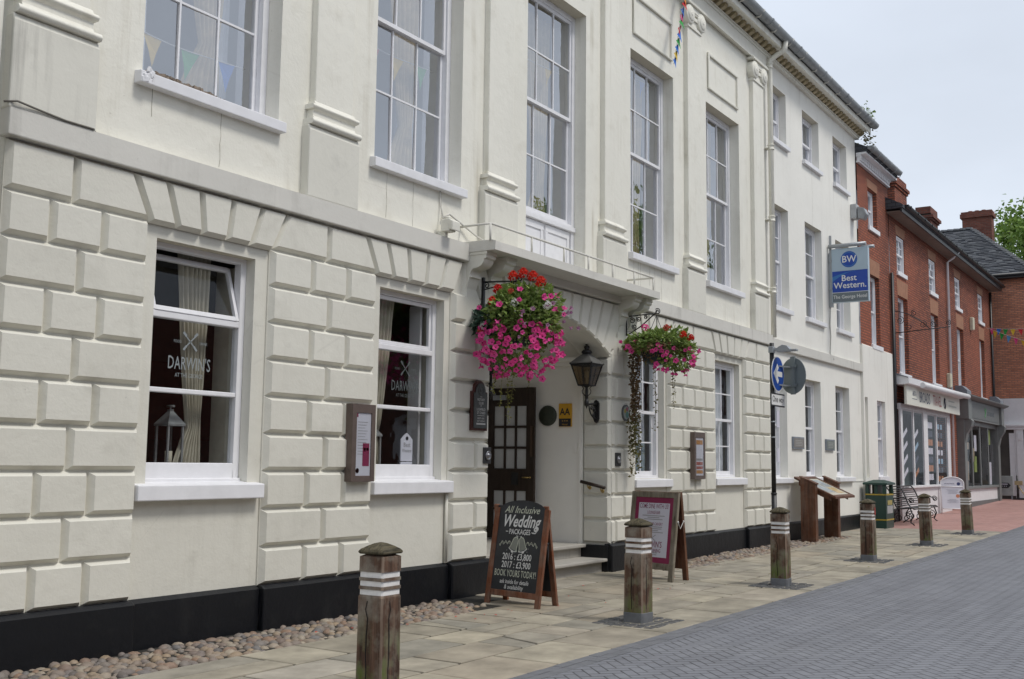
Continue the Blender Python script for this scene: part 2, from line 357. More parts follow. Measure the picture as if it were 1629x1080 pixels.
m_lect = M_wood('dark_oak_timber', (.06, .024, .013), (.155, .062, .030), .5, 2, False, .15)
m_black = M_plain('chalkboard', (.018, .020, .024), .55, .25, 7)
m_chalk = M_plain('chalk_paint', (.66, .66, .64), .8, .12, 30)
m_chalkg = M_plain('pale_green_chalk', (.50, .52, .42), .8, .15, 30)
m_paper = M_plain('white_paper', (.62, .61, .68), .6, .03, 4)
m_print = M_plain('grey_print', (.30, .29, .30), .7, .05, 20)
m_plum = M_plain('plum_card', (.24, .02, .075), .6, .08, 6)
m_bronze = M_plain('brown_bronze', (.15, .115, .10), .42, .12, 10, .35)
m_brass = M_plain('brass', (.45, .32, .12), .3, .1, 20, .8)
m_doorw = M_wood('dark_door_timber', (.026, .018, .013), (.044, .030, .022), .42, 2)
m_step = M_stucco('stone_step', (.42, .40, .36), .6, (.16, .15, .12), .3, .5)
# ------------------------------------------------------------------ building helpers
def wall_grid(mb, y, x0, x1, z0, z1, holes, depth=.22, ax='y', mi=0, soff=None):
    """wall face at y with rectangular openings and their reveals going back by depth"""
    def P(u, w, v): return (u, w, v) if ax == 'y' else (w, u, v)
    xs = sorted({x0, x1} | {h[0] for h in holes} | {h[1] for h in holes}); zs = sorted({z0, z1} | {h[2] for h in holes} | {h[3] for h in holes})
    xs = [x for x in xs if x0 <= x <= x1]; zs = [z for z in zs if z0 <= z <= z1]
    for a, b in zip(xs, xs[1:]):
        for c, d in zip(zs, zs[1:]):
            mx_, mz = (a+b)/2, (c+d)/2
            if any(h[0] < mx_ < h[1] and h[2] < mz < h[3] for h in holes): continue
            mb.quad(P(a, y, c), P(b, y, c), P(b, y, d), P(a, y, d), mi)
    sm = mi if soff is None else soff
    for h in holes:
        a, b, c, d = h[:4]; y2 = y+(h[4] if len(h) > 4 else depth)
        mb.quad(P(a, y, c), P(a, y, d), P(a, y2, d), P(a, y2, c), mi); mb.quad(P(b, y, c), P(b, y2, c), P(b, y2, d), P(b, y, d), mi)
        mb.quad(P(a, y, d), P(b, y, d), P(b, y2, d), P(a, y2, d), sm); mb.quad(P(a, y, c), P(a, y2, c), P(b, y2, c), P(b, y, c), mi)

def drape(mb, xa, xb, z0, z1, y, folds=7, amp=.03, waist=None, n=14, seed=0):
    rd = random.Random(seed); ph = [rd.uniform(-.5, .5) for _ in range(60)]
    m = folds*6; rows = []
    for j in range(n+1):
        t = j/n; z = z0+(z1-z0)*t; a, b = xa, xb
        if waist:
            zw, wa, wb = waist; k = min(1, abs(z-zw)/max(.05, (z1-zw) if z > zw else (zw-z0)*1.2)); k = k**.7
            a = wa+(xa-wa)*k; b = wb+(xb-wb)*(k if z > zw else k*.45)
        rows.append([(a+(b-a)*i/m, y+amp*math.sin(2*math.pi*folds*i/m+ph[i//6])+.012*ph[(i+j) % 40], z) for i in range(m+1)])
    vs = [p for r in rows for p in r]; w = m+1
    mb.add(vs, [(j*w+i, j*w+i+1, (j+1)*w+i+1, (j+1)*w+i) for j in range(n) for i in range(m)], 0, True)

def sash_window(parent, x0, x1, z0, z1, yf, cols=2, rows=(2, 2), zm=None, fw=.06, bar=.022, glass=None, open_low=0.0, mats=None, ax='y', sgn=1):
    """sliding sash window: frame is the part; sashes, glass hang under it as sub-parts"""
    wood = mats or m_white
    def B(mb, a, b, c, d, e, f):
        if ax == 'y': mb.box(a, b, c, d, e, f)
        else: mb.box(c, d, a, b, e, f)
    zm = zm or (z0+z1)/2; f = MB()
    B(f, x0, x0+fw, yf, yf+.13, z0, z1); B(f, x1-fw, x1, yf, yf+.13, z0, z1); B(f, x0+fw, x1-fw, yf, yf+.13, z1-fw, z1); B(f, x0+fw, x1-fw, yf, yf+.13, z0, z0+.05)
    win = f.build('window', wood, parent, bevel=.006)
    a, b = x0+fw, x1-fw
    def sash(name, c, d, y, rail, nr):
        s = MB(); sw = .045
        B(s, a, a+sw, y, y+.04, c, d); B(s, b-sw, b, y, y+.04, c, d); B(s, a+sw, b-sw, y, y+.04, c, c+rail); B(s, a+sw, b-sw, y, y+.04, d-.05, d)
        for i in range(1, cols):
            xx = a+sw+(b-a-2*sw)*i/cols; B(s, xx-bar/2, xx+bar/2, y+.003, y+.032, c+rail, d-.05)
        for j in range(1, nr):
            zz = c+rail+(d-.05-c-rail)*j/nr; B(s, a+sw, b-sw, y+.005, y+.03, zz-bar/2, zz+bar/2)
        s.build(name, wood, win, world=True)
        if ax == 'y':
            g = MB(); rg = random.Random(int(x0*100+c*10)); xs_ = [a+sw-.01+(b-a-2*sw+.02)*i/cols for i in range(cols+1)]; zs_ = [c+rail-.01+(d-.04-c-rail+.01)*j/nr for j in range(nr+1)]
            for i in range(cols):
                for j in range(nr):
                    tx_, tz_ = rg.uniform(-.006, .006), rg.uniform(-.006, .006); q_ = [(xs_[i], zs_[j], -1, -1), (xs_[i+1], zs_[j], 1, -1), (xs_[i+1], zs_[j+1], 1, 1), (xs_[i], zs_[j+1], -1, 1)]
                    g.add([(u_, y+.02+tx_*s_+tz_*r_, v_) for u_, v_, s_, r_ in q_], [(0, 1, 2, 3)])
            g.build('glass', glass or m_glass, win, recalc=False); return
        g = MB(); yy = y+.02
        if ax == 'y': g.quad((a+sw-.01, yy, c+rail-.01), (b-sw+.01, yy, c+rail-.01), (b-sw+.01, yy, d-.04), (a+sw-.01, yy, d-.04))
        else: g.quad((yy, b-sw+.01, c+rail-.01), (yy, a+sw-.01, c+rail-.01), (yy, a+sw-.01, d-.04), (yy, b-sw+.01, d-.04))
        g.build('glass', glass or m_glass, win, recalc=False)
    sash('upper_sash', zm-.02, z1-fw, yf+.025, .05, rows[0])
    sash('lower_sash', z0+.05+open_low, zm+.03+open_low, yf+.07, .07, rows[1])
    return win
def sub_box(parent, name, m, x0, x1, y0, y1, z0, z1, bevel=.008):
    b = MB(); b.box(x0, x1, y0, y1, z0, z1); return b.build(name, m, parent, bevel=bevel)

# ------------------------------------------------------------------ THE HOTEL
XL, XM, XR = 4.80, 22.29, 29.40
YW, YF = 8.08, 8.0
ZP, ZS0, ZS1 = .42, 4.215, 4.46
hotel = thing('hotel_building', (13.4, 8.1, 0), 'long cream painted hotel with rusticated ground floor, tall sash windows and arched entrance', 'hotel')

C_UP = [6.93, 10.17, 13.45, 16.69, 19.90]
UPH = [(c-.855, c+.855, 5.16 if i != 2 else 4.46, 8.70) for i, c in enumerate(C_UP)]
W2ND = [(22.66, 23.72), (24.88, 26.15), (27.33, 28.55)]
W1ST = [(22.74, 23.75), (24.93, 26.22), (27.36, 28.6)]
GW = [(6.33, 7.54), (9.48, 10.72), (16.0, 17.1), (19.38, 20.62)]      # ground floor windows of the main block
WG = [(22.5, 23.46), (24.72, 25.9), (27.1, 28.3)]

# upper walls
w = MB(); soff = 1
wall_grid(w, YW, XL, XM, ZS0, 10.9, UPH, .21, soff=1)
w.box(XL, XM, YF+.01, YW-.001, 10.36, 10.72)                          # frieze, set proud
w.box(XL, XM, YF-.03, YF+.01, 10.34, 10.40); w.box(XL, XM, YF-.015, YF+.01, 10.40, 10.43)
w.quad((XL, YW, ZS0), (XL, 14, ZS0), (XL, 14, 10.9), (XL, YW, 10.9))
w.quad((XL, YW, 0), (XL, 14, 0), (XL, 14, ZS0), (XL, YW, ZS0))
wall_up = w.build('upper_wall', [m_upper, m_soffit], hotel, recalc=False)
w = MB()
wall_grid(w, YW, XM, XR, ZS0, 10.9, [(*a, 8.96, 10.21) for a in W2ND]+[(*a, 5.18, 7.47) for a in W1ST], .19, soff=1)
wall_grid(w, YW, XM, XR, -.2, ZS0, [(*a, 1.40, 3.68) for a in WG], .19, soff=1)
w.quad((XR, YW, -.2), (XR, 14, -.2), (XR, 14, 10.9), (XR, YW, 10.9))
w.build('side_wing_wall', [m_wing, m_soffit], hotel, recalc=False)
w = MB()
wall_grid(w, YW, XL, 11.66, -.2, ZS0, [(*a, 1.42, 3.67, .14) for a in GW[:2]], .14, soff=1)
w.build('ground_floor_wall', [m_rust, m_soffit], hotel, recalc=False); w = MB()
wall_grid(w, YW, 15.0, XM, -.2, ZS0, [(*a, 1.42, 3.67, .14) for a in GW[2:]], .14, soff=1)
w.build('ground_floor_wall', [m_rust, m_soffit], hotel, recalc=False)

# recessed panels with a raised edge between the tall windows and the frieze
for c in C_UP:
    p = MB()
    x0, x1, z0, z1 = c-.78, c+.78, 8.98, 9.73
    for a, b in (((x0, z1-.07), (x1, z1)), ((x0, z0), (x1, z0+.03)), ((x0, z0+.03), (x0+.06, z1-.07)), ((x1-.06, z0+.03), (x1, z1-.07))):
        p.box(a[0], b[0], YW-.042, YW+.001, a[1], b[1])
    p.build('panel_moulding', m_upper, hotel, bevel=.012)

# ---- rustication
COURSE = [ZP+(3.80-ZP)*i/9 for i in range(10)]
RB, IN = 8.062, .038
b = MB()
def pier(x0, x1, pats):
    b.box(x0, x1, RB, YW-.001, ZP, 3.80)
    for i in range(9):
        k = 8-i
        cuts = pats[k % 2]; xs = [x0]+[x0+(x1-x0)*c for c in cuts]+[x1]
        for a, c in zip(xs, xs[1:]):
            jz = random.uniform(-.003, .003); yf = YF+random.uniform(-.004, .004)
            b.block([(a+.005, COURSE[i]+.005), (c-.005, COURSE[i]+.005), (c-.005, COURSE[i+1]-.005+jz*.3), (a+.005, COURSE[i+1]-.005)], 'y', RB+.001, yf, IN)
pier(XL, 6.20, [(.30, .655), (.5,)])
pier(7.71, 9.35, [(.36, .70), (.52,)])
pier(10.83, 11.66, [(), (.62,)])
pier(15.0, 15.86, [(.22,), (.55,)])
pier(17.17, 19.23, [(.27, .52, .76), (.36, .66)])
pier(20.76, XM, [(.30, .655), (.5,)])
# top course with the flat arches
def flat_arch(c, hw):
    bt = [-hw, -hw*.60, -hw*.2, hw*.2, hw*.60, hw]; tp = [-hw-.20, -hw*.79, -hw*.27, hw*.27, hw*.79, hw+.20]
    for i in range(5):
        b.block([(c+bt[i]+.003, 3.785), (c+bt[i+1]-.003, 3.785), (c+tp[i+1]-.003, ZS0-.004), (c+tp[i]+.003, ZS0-.004)], 'y', RB, YF-.003, IN*.9)
    return c-hw, c-hw-.20, c+hw, c+hw+.20
archs = [flat_arch(6.96, .755), flat_arch(10.09, .745)]
archs2 = [flat_arch(16.52, .66), flat_arch(20.0, .765)]
def topc(xl, xlt, xr, xrt, cuts):
    xs = [(xl, xlt)]+[(c, c) for c in cuts]+[(xr, xrt)]
    for (a, at_), (c, ct) in zip(xs, xs[1:]):
        b.block([(a+.003, 3.803), (c-.003, 3.803), (ct-.003, ZS0-.004), (at_+.003, ZS0-.004)], 'y', RB, YF, IN)
topc(XL, XL, archs[0][0], archs[0][1], [5.42]); topc(archs[0][2], archs[0][3], archs[1][0], archs[1][1], [8.53]); 
topc(archs2[0][2], archs2[0][3], archs2[1][0], archs2[1][1], [18.2]); topc(archs2[1][2], archs2[1][3], XM, XM, [21.4])
b.box(XL, 11.05, RB, YW-.001, 3.80, ZS0); b.box(15.6, XM, RB, YW-.001, 3.80, ZS0)
# the entrance arch
AC, AHW, ARISE, ASP = 13.33, 1.65, .47, 3.33
AR = (AHW**2+ARISE**2)/(2*ARISE); AZ = ASP+ARISE-AR; amax = math.asin(AHW/AR)
NV = 13; ang = [-amax+2*amax*i/NV for i in range(NV+1)]
def on_arch(a, r=AR): return (AC+r*math.sin(a), AZ+r*math.cos(a))
def on_top(a): return (AC+math.tan(a)*(ZS0-AZ), ZS0-.004)
e = .0012
for i in range(NV):
    p0, p1 = on_arch(ang[i]+e), on_arch(ang[i+1]-e); t0, t1 = on_top(ang[i]+e), on_top(ang[i+1]-e)
    b.block([p0, p1, t1, t0], 'y', RB, YF-.002, IN*.85)
    q0, q1 = on_arch(ang[i]), on_arch(ang[i+1]); s0, s1 = on_top(ang[i]), on_top(ang[i+1])
    b.add([(q0[0], RB+.002, q0[1]), (q1[0], RB+.002, q1[1]), (s1[0], RB+.002, s1[1]), (s0[0], RB+.002, s0[1])], [(0, 1, 2, 3)])
    b.quad((q0[0], YF+.006, q0[1]), (q1[0], YF+.006, q1[1]), (q1[0], 8.5, q1[1]), (q0[0], 8.5, q0[1]))           # soffit
xe = on_top(amax)[0]
for s in (-1, 1):                                                     # springer stones beside the arch
    xo = AC+s*(xe-AC); xj = AC+s*AHW; xs_ = 11.05 if s < 0 else 15.62
    poly = [(xj, ASP), (xs_, ASP+.02), (xs_, ZS0-.004), (xo, ZS0-.004)]
    b.block(poly, 'y', RB, YF, IN); b.add([(q[0], RB+.002, q[1]) for q in poly], [(0, 1, 2, 3)])
# jamb stones of the entrance, seen on the reveal
for s in (-1, 1):
    xj = AC+s*AHW
    for i in range(9):
        z0, z1 = COURSE[i], min(COURSE[i+1], ASP)
        if z0 >= ASP: continue
        b.block([(8.0+.012, z0+.003), (8.5, z0+.003), (8.5, z1-.003), (8.0+.012, z1-.003)], 'x', xj+s*.06, xj, IN)
    b.box(min(xj+s*.045, xj+s*.3), max(xj+s*.045, xj+s*.3), 8.05, 8.52, 0.0, 3.42)
b.build('rusticated_masonry', m_rust, hotel)

# plinth (painted black), steps out at the piers
p = MB()
def pl(x0, x1, y0): p.box(x0, x1, y0, YW+.02, -.25, ZP-.03); p.prism([(y0, ZP-.03), (y0+.05, ZP+.004), (YW+.02, ZP+.004), (YW+.02, ZP-.03)], 'x', x0, x1)
for a, c in ((XL-.03, 6.20), (7.71, 9.35), (10.83, 11.69), (14.97, 15.86), (17.17, 19.23), (20.76, XM)): pl(a, c, 7.955)
for a, c in ((6.20, 7.71), (9.35, 10.83), (15.86, 17.17), (19.23, 20.76)): pl(a, c, 8.02)
pl(XM, XR, 8.02)
for s in (-1, 1):
    xj = AC+s*AHW; p.box(min(xj-s*.03, xj+s*.2), max(xj-s*.03, xj+s*.2), 8.02, 8.53, -.2, ZP-.02)
p.build('plinth', m_plinth, hotel, bevel=.015)

# string course
s_ = MB()
s_.box(XL-.04, XM+.02, 7.955, YW+.02, ZS0, ZS1-.02); s_.prism([(7.955, ZS1-.02), (YW, ZS1+.015), (YW+.02, ZS1-.02)], 'x', XL-.04, XM+.02)
s_.box(XM+.02, XR+.01, 8.0, YW+.01, 4.19, 4.40); s_.prism([(8.0, 4.40), (YW, 4.43), (YW+.01, 4.40)], 'x', XM+.02, XR+.01)
s_.build('string_course', m_string, hotel, bevel=.012)
s_ = MB(); s_.box(XM+.03, XR, YW-.015, YW+.02, 1.27, 1.30); s_.build('sill_band', m_wing, hotel)

# pilasters
for ip, c in enumerate([5.15, 8.53, 11.82, 15.08, 18.31, 21.69]):
    s_ = MB(); s_.box(c-.30, c+.30, 7.99, YW+.01, 5.5, 9.93)
    pil = s_.build('pilaster', m_upper, hotel, bevel=.012)
    s_ = MB(); s_.box(c-.40, c+.40, 7.96, YW+.01, ZS1-.02, 5.17); s_.prism([(7.96, 5.17), (7.985, 5.235), (YW+.01, 5.235), (YW+.01, 5.17)], 'x', c-.4, c+.4)
    s_.build('pedestal', m_ped, pil, bevel=.014)
    s_ = MB()
    for z0, z1, k in ((5.235, 5.30, .39), (5.415, 5.47, .365)):
        n = 8; prof = [(YW+.01, z0)]+[(7.985-(k-.34)*.9-.018*math.sin(math.pi*i/n), z0+(z1-z0)*i/n) for i in range(n+1)]+[(YW+.01, z1)]
        s_.prism(prof, 'x', c-k, c+k)
    s_.prism([(YW+.01, 5.30), (7.965, 5.30), (7.985, 5.34), (7.985, 5.39), (7.955, 5.415), (YW+.01, 5.415)], 'x', c-.335, c+.335)
    s_.prism([(YW+.01, 5.47), (7.965, 5.47), (7.99, 5.51), (YW+.01, 5.51)], 'x', c-.32, c+.32)
    s_.build('base_moulding', m_upper, pil, bevel=.004)
    k = MB()
    k.box(c-.32, c+.32, 7.965, YW+.01, 9.84, 9.90); k.box(c-.30, c+.30, 7.985, YW+.01, 9.90, 10.02)
    k.box(c-.33, c+.33, 7.955, YW+.01, 10.02, 10.09)
    for s in (-1, 1):
        for r, d in ((.185, .0), (.135, .022), (.085, .0), (.05, .03)):
            k.lathe([(r, YW+.01), (r, 7.945-d), (r-.02, 7.93-d), (0.0, 7.935-d)], (c+s*.265, 0, 10.08), 20, 0, 'y')
    k.prism([(c-.28, 10.13), (c+.28, 10.13), (c+.28, 10.27), (c-.28, 10.27)], 'y', 7.95, YW+.01); k.box(c-.22, c+.22, 7.94, 7.95, 10.16, 10.19)
    k.box(c-.45, c+.45, 7.91, YW+.01, 10.275, 10.315); k.box(c-.42, c+.42, 7.93, YW+.01, 10.315, 10.34)
    k.build('capital', m_upper, pil, bevel=.005)

m_modil = M_stucco('brown_modillion_paint', (.46, .39, .25), .6, (.20, .14, .07), .3, .3)  # browner and darker than the cornice above
# eaves: bed mould, modillions, soffit, fascia
s_ = MB(); s_.box(XL-.02, XR+.12, 7.99, YW+.02, 10.66, 10.72); s_.box(XL-.02, XR+.14, 7.965, YW+.02, 10.72, 10.75)
s_.box(XL-.05, XR+.16, 7.70, YW+.02, 10.865, 10.89); s_.box(XL-.05, XR+.18, 7.68, 7.72, 10.80, 10.98)
cor = s_.build('eaves_cornice', m_upper, hotel, bevel=.005)
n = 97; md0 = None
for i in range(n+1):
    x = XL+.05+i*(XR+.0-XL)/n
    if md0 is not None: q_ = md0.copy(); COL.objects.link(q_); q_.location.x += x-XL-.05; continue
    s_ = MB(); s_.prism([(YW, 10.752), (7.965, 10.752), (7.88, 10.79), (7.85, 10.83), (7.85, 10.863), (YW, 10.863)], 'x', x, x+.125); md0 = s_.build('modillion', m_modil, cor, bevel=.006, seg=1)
m_gut = M_stucco('mottled_grey_gutter', (.30, .32, .33), 1.3, (.05, .055, .055), 1.0, .3, .5)
g = MB(); prof = [(7.60+.115*math.cos(math.pi*(1+i/10)), 11.06+.115*math.sin(math.pi*(1+i/10))) for i in range(11)]+[(7.60+.10*math.cos(math.pi*(2-i/10)), 11.06+.10*math.sin(math.pi*(2-i/10))) for i in range(11)]
g.prism(prof, 'x', XL-.2, XR+.32, sm=False)
x = XL
while x < XR+.3: g.prism([(7.60+.13*math.cos(math.pi*(1+i/10)), 11.063+.13*math.sin(math.pi*(1+i/10))) for i in range(11)], 'x', x, x+.07); x += 1.83
gut = g.build('gutter', m_gut, hotel)
g = MB(); x = XL+.3
while x < XR+.2: g.tube([(x, 7.70, 10.93), (x, 7.58, 10.93), (x, 7.475, 11.06)], .017, 5); x += .92
g.build('gutter_bracket', m_string, gut)
m_slate = M_brick('grey_slate', (.085, .09, .10), (.055, .058, .068), (.02, .02, .022), .25, .11, .008)
g = MB(); g.prism([(7.66, 11.05), (13.0, 14.6), (18.3, 11.05), (18.3, 10.9), (7.66, 10.95)], 'x', XL-.1, XR+.18); g.build('roof', m_slate, hotel)

# downpipes
def downpipe(x, y, r, z0, top, collars, m, name='downpipe'):
    g = MB(); g.tube([(x, y, z0)]+top, r, 12)
    for z in collars:
        g.lathe([(r, z-.06), (r+.018, z-.06), (r+.018, z-.045), (r+.010, z-.04), (r+.010, z+.03), (r+.02, z+.035), (r+.02, z+.055), (r, z+.055)], (x, y, 0), 12)
        g.box(x-r-.03, x+r+.03, y, YW, z-.03, z-.015)
    return g.build(name, m, hotel)
downpipe(22.33, 7.955, .058, 4.40, [(22.33, 7.955, 10.50), (22.33, 7.94, 10.58), (22.36, 7.80, 10.68), (22.38, 7.66, 10.75), (22.38, 7.62, 10.82), (22.38, 7.60, 10.97)], [5.42, 7.0, 8.6, 10.45], m_upper)
downpipe(4.62, 8.0, .05, 0.0, [(4.62, 8.0, 10.9)], [1.2, 2.7, 4.22, 5.9], m_upper)
g = MB(); g.tube([(10.80, 8.05, 1.28), (10.80, 8.05, .44)], .022, 8); g.build('waste_pipe', m_rust, hotel)

# ---- rooms behind the glass
def room(x0, x1, y0, y1, z0, z1, m, name='room'):
    g = MB(); g.quad((x0, y1, z0), (x1, y1, z0), (x1, y1, z1), (x0, y1, z1)); g.quad((x0, y0, z0), (x1, y0, z0), (x1, y1, z0), (x0, y1, z0))
    g.quad((x0, y0, z1), (x1, y0, z1), (x1, y1, z1), (x0, y1, z1)); g.quad((x0, y0, z0), (x0, y1, z0), (x0, y1, z1), (x0, y0, z1)); g.quad((x1, y0, z0), (x1, y1, z0), (x1, y1, z1), (x1, y0, z1))
    return g.build(name, m, hotel)
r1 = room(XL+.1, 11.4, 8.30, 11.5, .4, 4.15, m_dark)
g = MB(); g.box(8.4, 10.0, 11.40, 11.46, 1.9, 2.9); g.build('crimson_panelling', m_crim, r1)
room(15.4, 22.2, 8.30, 11.5, .4, 4.15, m_room); room(XL+.1, XM-.05, 8.36, 12.0, 4.5, 10.3, m_room)
room(XM+.05, XR-.1, 8.34, 11.5, .4, 4.15, m_room); room(XM+.05, XR-.1, 8.34, 11.5, 4.5, 8.0, m_room); room(XM+.05, XR-.1, 8.34, 11.5, 8.3, 10.5, m_room)

# ---- upper windows
for i, c in enumerate(C_UP):
    x0, x1, z0, z1 = UPH[i]; zb = 5.16 if i != 2 else 5.28
    wn = sash_window(hotel, x0, x1, zb, z1, YW+.20, 3, (2, 2), 7.0, glass=m_glassup, fw=.085)
    if i != 2:
        sl = MB(); sl.prism([(7.985, 5.04), (YW+.22, 5.04), (YW+.22, 5.18), (YW, 5.165), (7.985, 5.15)], 'x', x0-.08, x1+.03)
        sl.build('sill', m_sillw, wn, bevel=.008)
        if i == 0:
            bs = MB(); r9 = random.Random(2)
            for k in range(26):
                xx = x0+.10+k*.034; bs.obox((xx, YW+.02+r9.uniform(-.01, .02), 5.185+r9.uniform(0, .025)-k*.0004), (.05*r9.uniform(.7, 1.4), .06, .03*r9.uniform(.5, 1.3)), Matrix.Rotation(r9.uniform(-.3, .3), 3, 'Y') @ Matrix.Rotation(r9.uniform(-.3, .3), 3, 'Z'))
            bs.build('rotten_sill_edge', M_plain('bare_rotten_timber', (.20, .16, .125), .95, .45, 25, bump=.5), wn)
            bs = MB()
            for k in range(7): bs.obox((x0-.05+r9.uniform(0, .12), 7.985, 5.10+r9.uniform(-.05, .06)), (.07, .03, .06), Matrix.Rotation(r9.uniform(-.4, .4), 3, 'Y') @ Matrix.Rotation(r9.uniform(-.4, .4), 3, 'Z'))
            bs.build('flaking_paint', m_sillw, wn, bevel=.01)
    else:
        d = MB(); d.box(x0+.085, x1-.085, YW+.23, YW+.27, 4.46, 5.28); d.box(x0, x0+.085, YW+.2, YW+.33, 4.46, 5.28); d.box(x1-.085, x1, YW+.2, YW+.33, 4.46, 5.28)
        for a, q in ((x0+.12, c-.03), (c+.03, x1-.12)):
            d.box(a, q, YW+.215, YW+.231, 5.10, 5.20); d.box(a, q, YW+.215, YW+.231, 4.52, 4.62); d.box(a, a+.07, YW+.215, YW+.231, 4.62, 5.10); d.box(q-.07, q, YW+.215, YW+.231, 4.62, 5.10)
        d.box(x0, x1, YW+.17, YW+.24, 5.22, 5.29)
        d.build('panel', m_white, wn, bevel=.005)
    cu = MB(); drape(cu, x0+.75, x1-.22, 5.2, 8.6, 8.62, 6, .03, (5.9, x1-.62, x1-.40), seed=i); drape(cu, x0+.12, x0+.55, 5.2, 8.6, 8.62, 6, .03, (6.0, x0+.12, x0+.28), seed=i+9)
    cu.build('curtain', m_gold, wn)
    cu = MB(); drape(cu, x0+.10, x0+.55, 5.2, 8.5, 8.80, 6, .02, seed=i+30); drape(cu, x1-.5, x1-.1, 5.2, 8.5, 8.80, 6, .02, seed=i+31); cu.build('sheer_curtain', m_sheer, wn)
    sh = MB()
    for a in (x0+.02, x1-.05): sh.box(a, a+.03, 8.44, 8.70, 5.2, 8.6)
    sh.build('shutter', m_white, wn)
# bunting of triangular flags strung inside the tall windows
for i, cols_ in ((0, ('b', 'g', 'y')), (1, ('r', 'y', 'g')), (2, ('g', 'r')), (3, ('g', 'b'))):
    pass

# drip lines, cracks, a slack cable and a broken sill end: the wear the wall shows
ck = MB(); rc = random.Random(9)
def crack(x, z0, z1, y=YW-.0015, w=.007, wob=.006):
    n = max(3, int((z0-z1)/.07)); pts = [(x+rc.uniform(-wob, wob), z0+(z1-z0)*i/n) for i in range(n+1)]
    for (xa, za), (xb, zb) in zip(pts, pts[1:]): ww = w*rc.uniform(.5, 1.1); ck.add([(xa-ww/2, y, za), (xa+ww/2, y, za), (xb+ww/2, y, zb), (xb-ww/2, y, zb)], [(0, 1, 2, 3)])
for x, a, b2 in ((7.02, 5.04, 4.50), (6.2, 5.04, 4.78), (9.55, 5.04, 4.50), (10.05, 5.04, 4.49), (10.62, 5.03, 4.6), (15.95, 5.04, 4.55), (16.12, 5.04, 4.6), (16.2, 5.04, 4.52), (16.55, 5.04, 4.7), (16.75, 5.04, 4.50), (17.02, 5.04, 4.5)): crack(x, a, b2, w=.006)
crack(25.55, 8.84, 7.6, w=.008); crack(25.52, 7.6, 7.2, w=.006)
ck.build('wall_cracks', M_plain('crack_stain', (.30, .28, .22), .9), hotel, recalc=False)
cc = MB(); cc.tube([(4.72, 7.99, 4.475), (4.80, 7.93, 4.49), (5.0, 7.945, 4.475), (5.25, 7.95, 4.455), (5.52, 7.95, 4.455), (5.58, 8.02, 4.46)], .009, 6); cc.build('slack_cable', M_plain('grey_cable', (.16, .15, .13), .8), hotel)
# ---- side wing windows
for a in W2ND:
    wn = sash_window(hotel, a[0], a[1], 8.97, 10.21, YW+.17, 2, (1, 1), 9.55, glass=m_glassup, fw=.07)
    sl = MB(); sl.prism([(8.0, 8.86), (YW+.2, 8.86), (YW+.2, 8.985), (8.0, 8.96)], 'x', a[0]-.05, a[1]+.08); sl.build('sill', m_sillw, wn, bevel=.008)
    cu = MB(); drape(cu, a[1]-.5, a[1]-.1, 8.97, 10.2, 8.45, 5, .02, seed=3); cu.build('curtain', m_sheer, wn)
for k, a in enumerate(W1ST):
    wn = sash_window(hotel, a[0], a[1], 5.17, 7.47, YW+.17, 2, (2, 2), 6.27, glass=m_glassup, fw=.07)
    sl = MB(); sl.prism([(8.0, 5.05), (YW+.2, 5.05), (YW+.2, 5.18), (8.0, 5.155)], 'x', a[0]-.06, a[1]+.08); sl.build('sill', m_sillw, wn, bevel=.008)
    cu = MB(); drape(cu, a[0]+.1, a[1]-.1, 5.2, 7.4, 8.50, 8, .018, seed=k); cu.build('curtain', m_sheer, wn)
for k, a in enumerate(WG):
    wn = sash_window(hotel, a[0], a[1], 1.40, 3.68, YW+.17, 2, (2, 2), 2.55, fw=.07)
    sl = MB(); sl.prism([(7.98, 1.28), (YW+.2, 1.28), (YW+.2, 1.41), (7.98, 1.385)], 'x', a[0]-.08, a[1]+.10); sl.build('sill', m_sillw, wn, bevel=.008)
    cu = MB(); drape(cu, a[0]+.1, a[1]-.1, 1.4, 3.6, 8.48, 8, .018, seed=k+4); cu.build('curtain', m_sheer, wn)
# main block, right of the door: plain sashes
for k, a in enumerate(GW[2:]):
    wn = sash_window(hotel, a[0], a[1], 1.42, 3.67, YW+.11, 2, (2, 2), 2.53, fw=.08)
    c = (a[0]+a[1])/2
    sl = MB(); sl.prism([(7.975, 1.275), (YW+.14, 1.275), (YW+.14, 1.43), (7.975, 1.40)], 'x', c-.80+(.1 if k == 0 else 0), c+.76-(.06 if k == 0 else 0)); sl.build('sill', m_sillw, wn, bevel=.008)
    cu = MB(); drape(cu, a[0]+.1, a[1]-.1, 1.45 if k else 2.0, 3.6, 8.42, 9, .018, seed=k+7); cu.build('curtain', m_sheer, wn)
    if k == 0:
        g = MB(); g.box(a[0]+.15, a[1]-.15, 8.38, 8.40, 1.5, 2.05); g.build('blind', M_plain('blue_grey_blind', (.23, .29, .33), .8), wn)

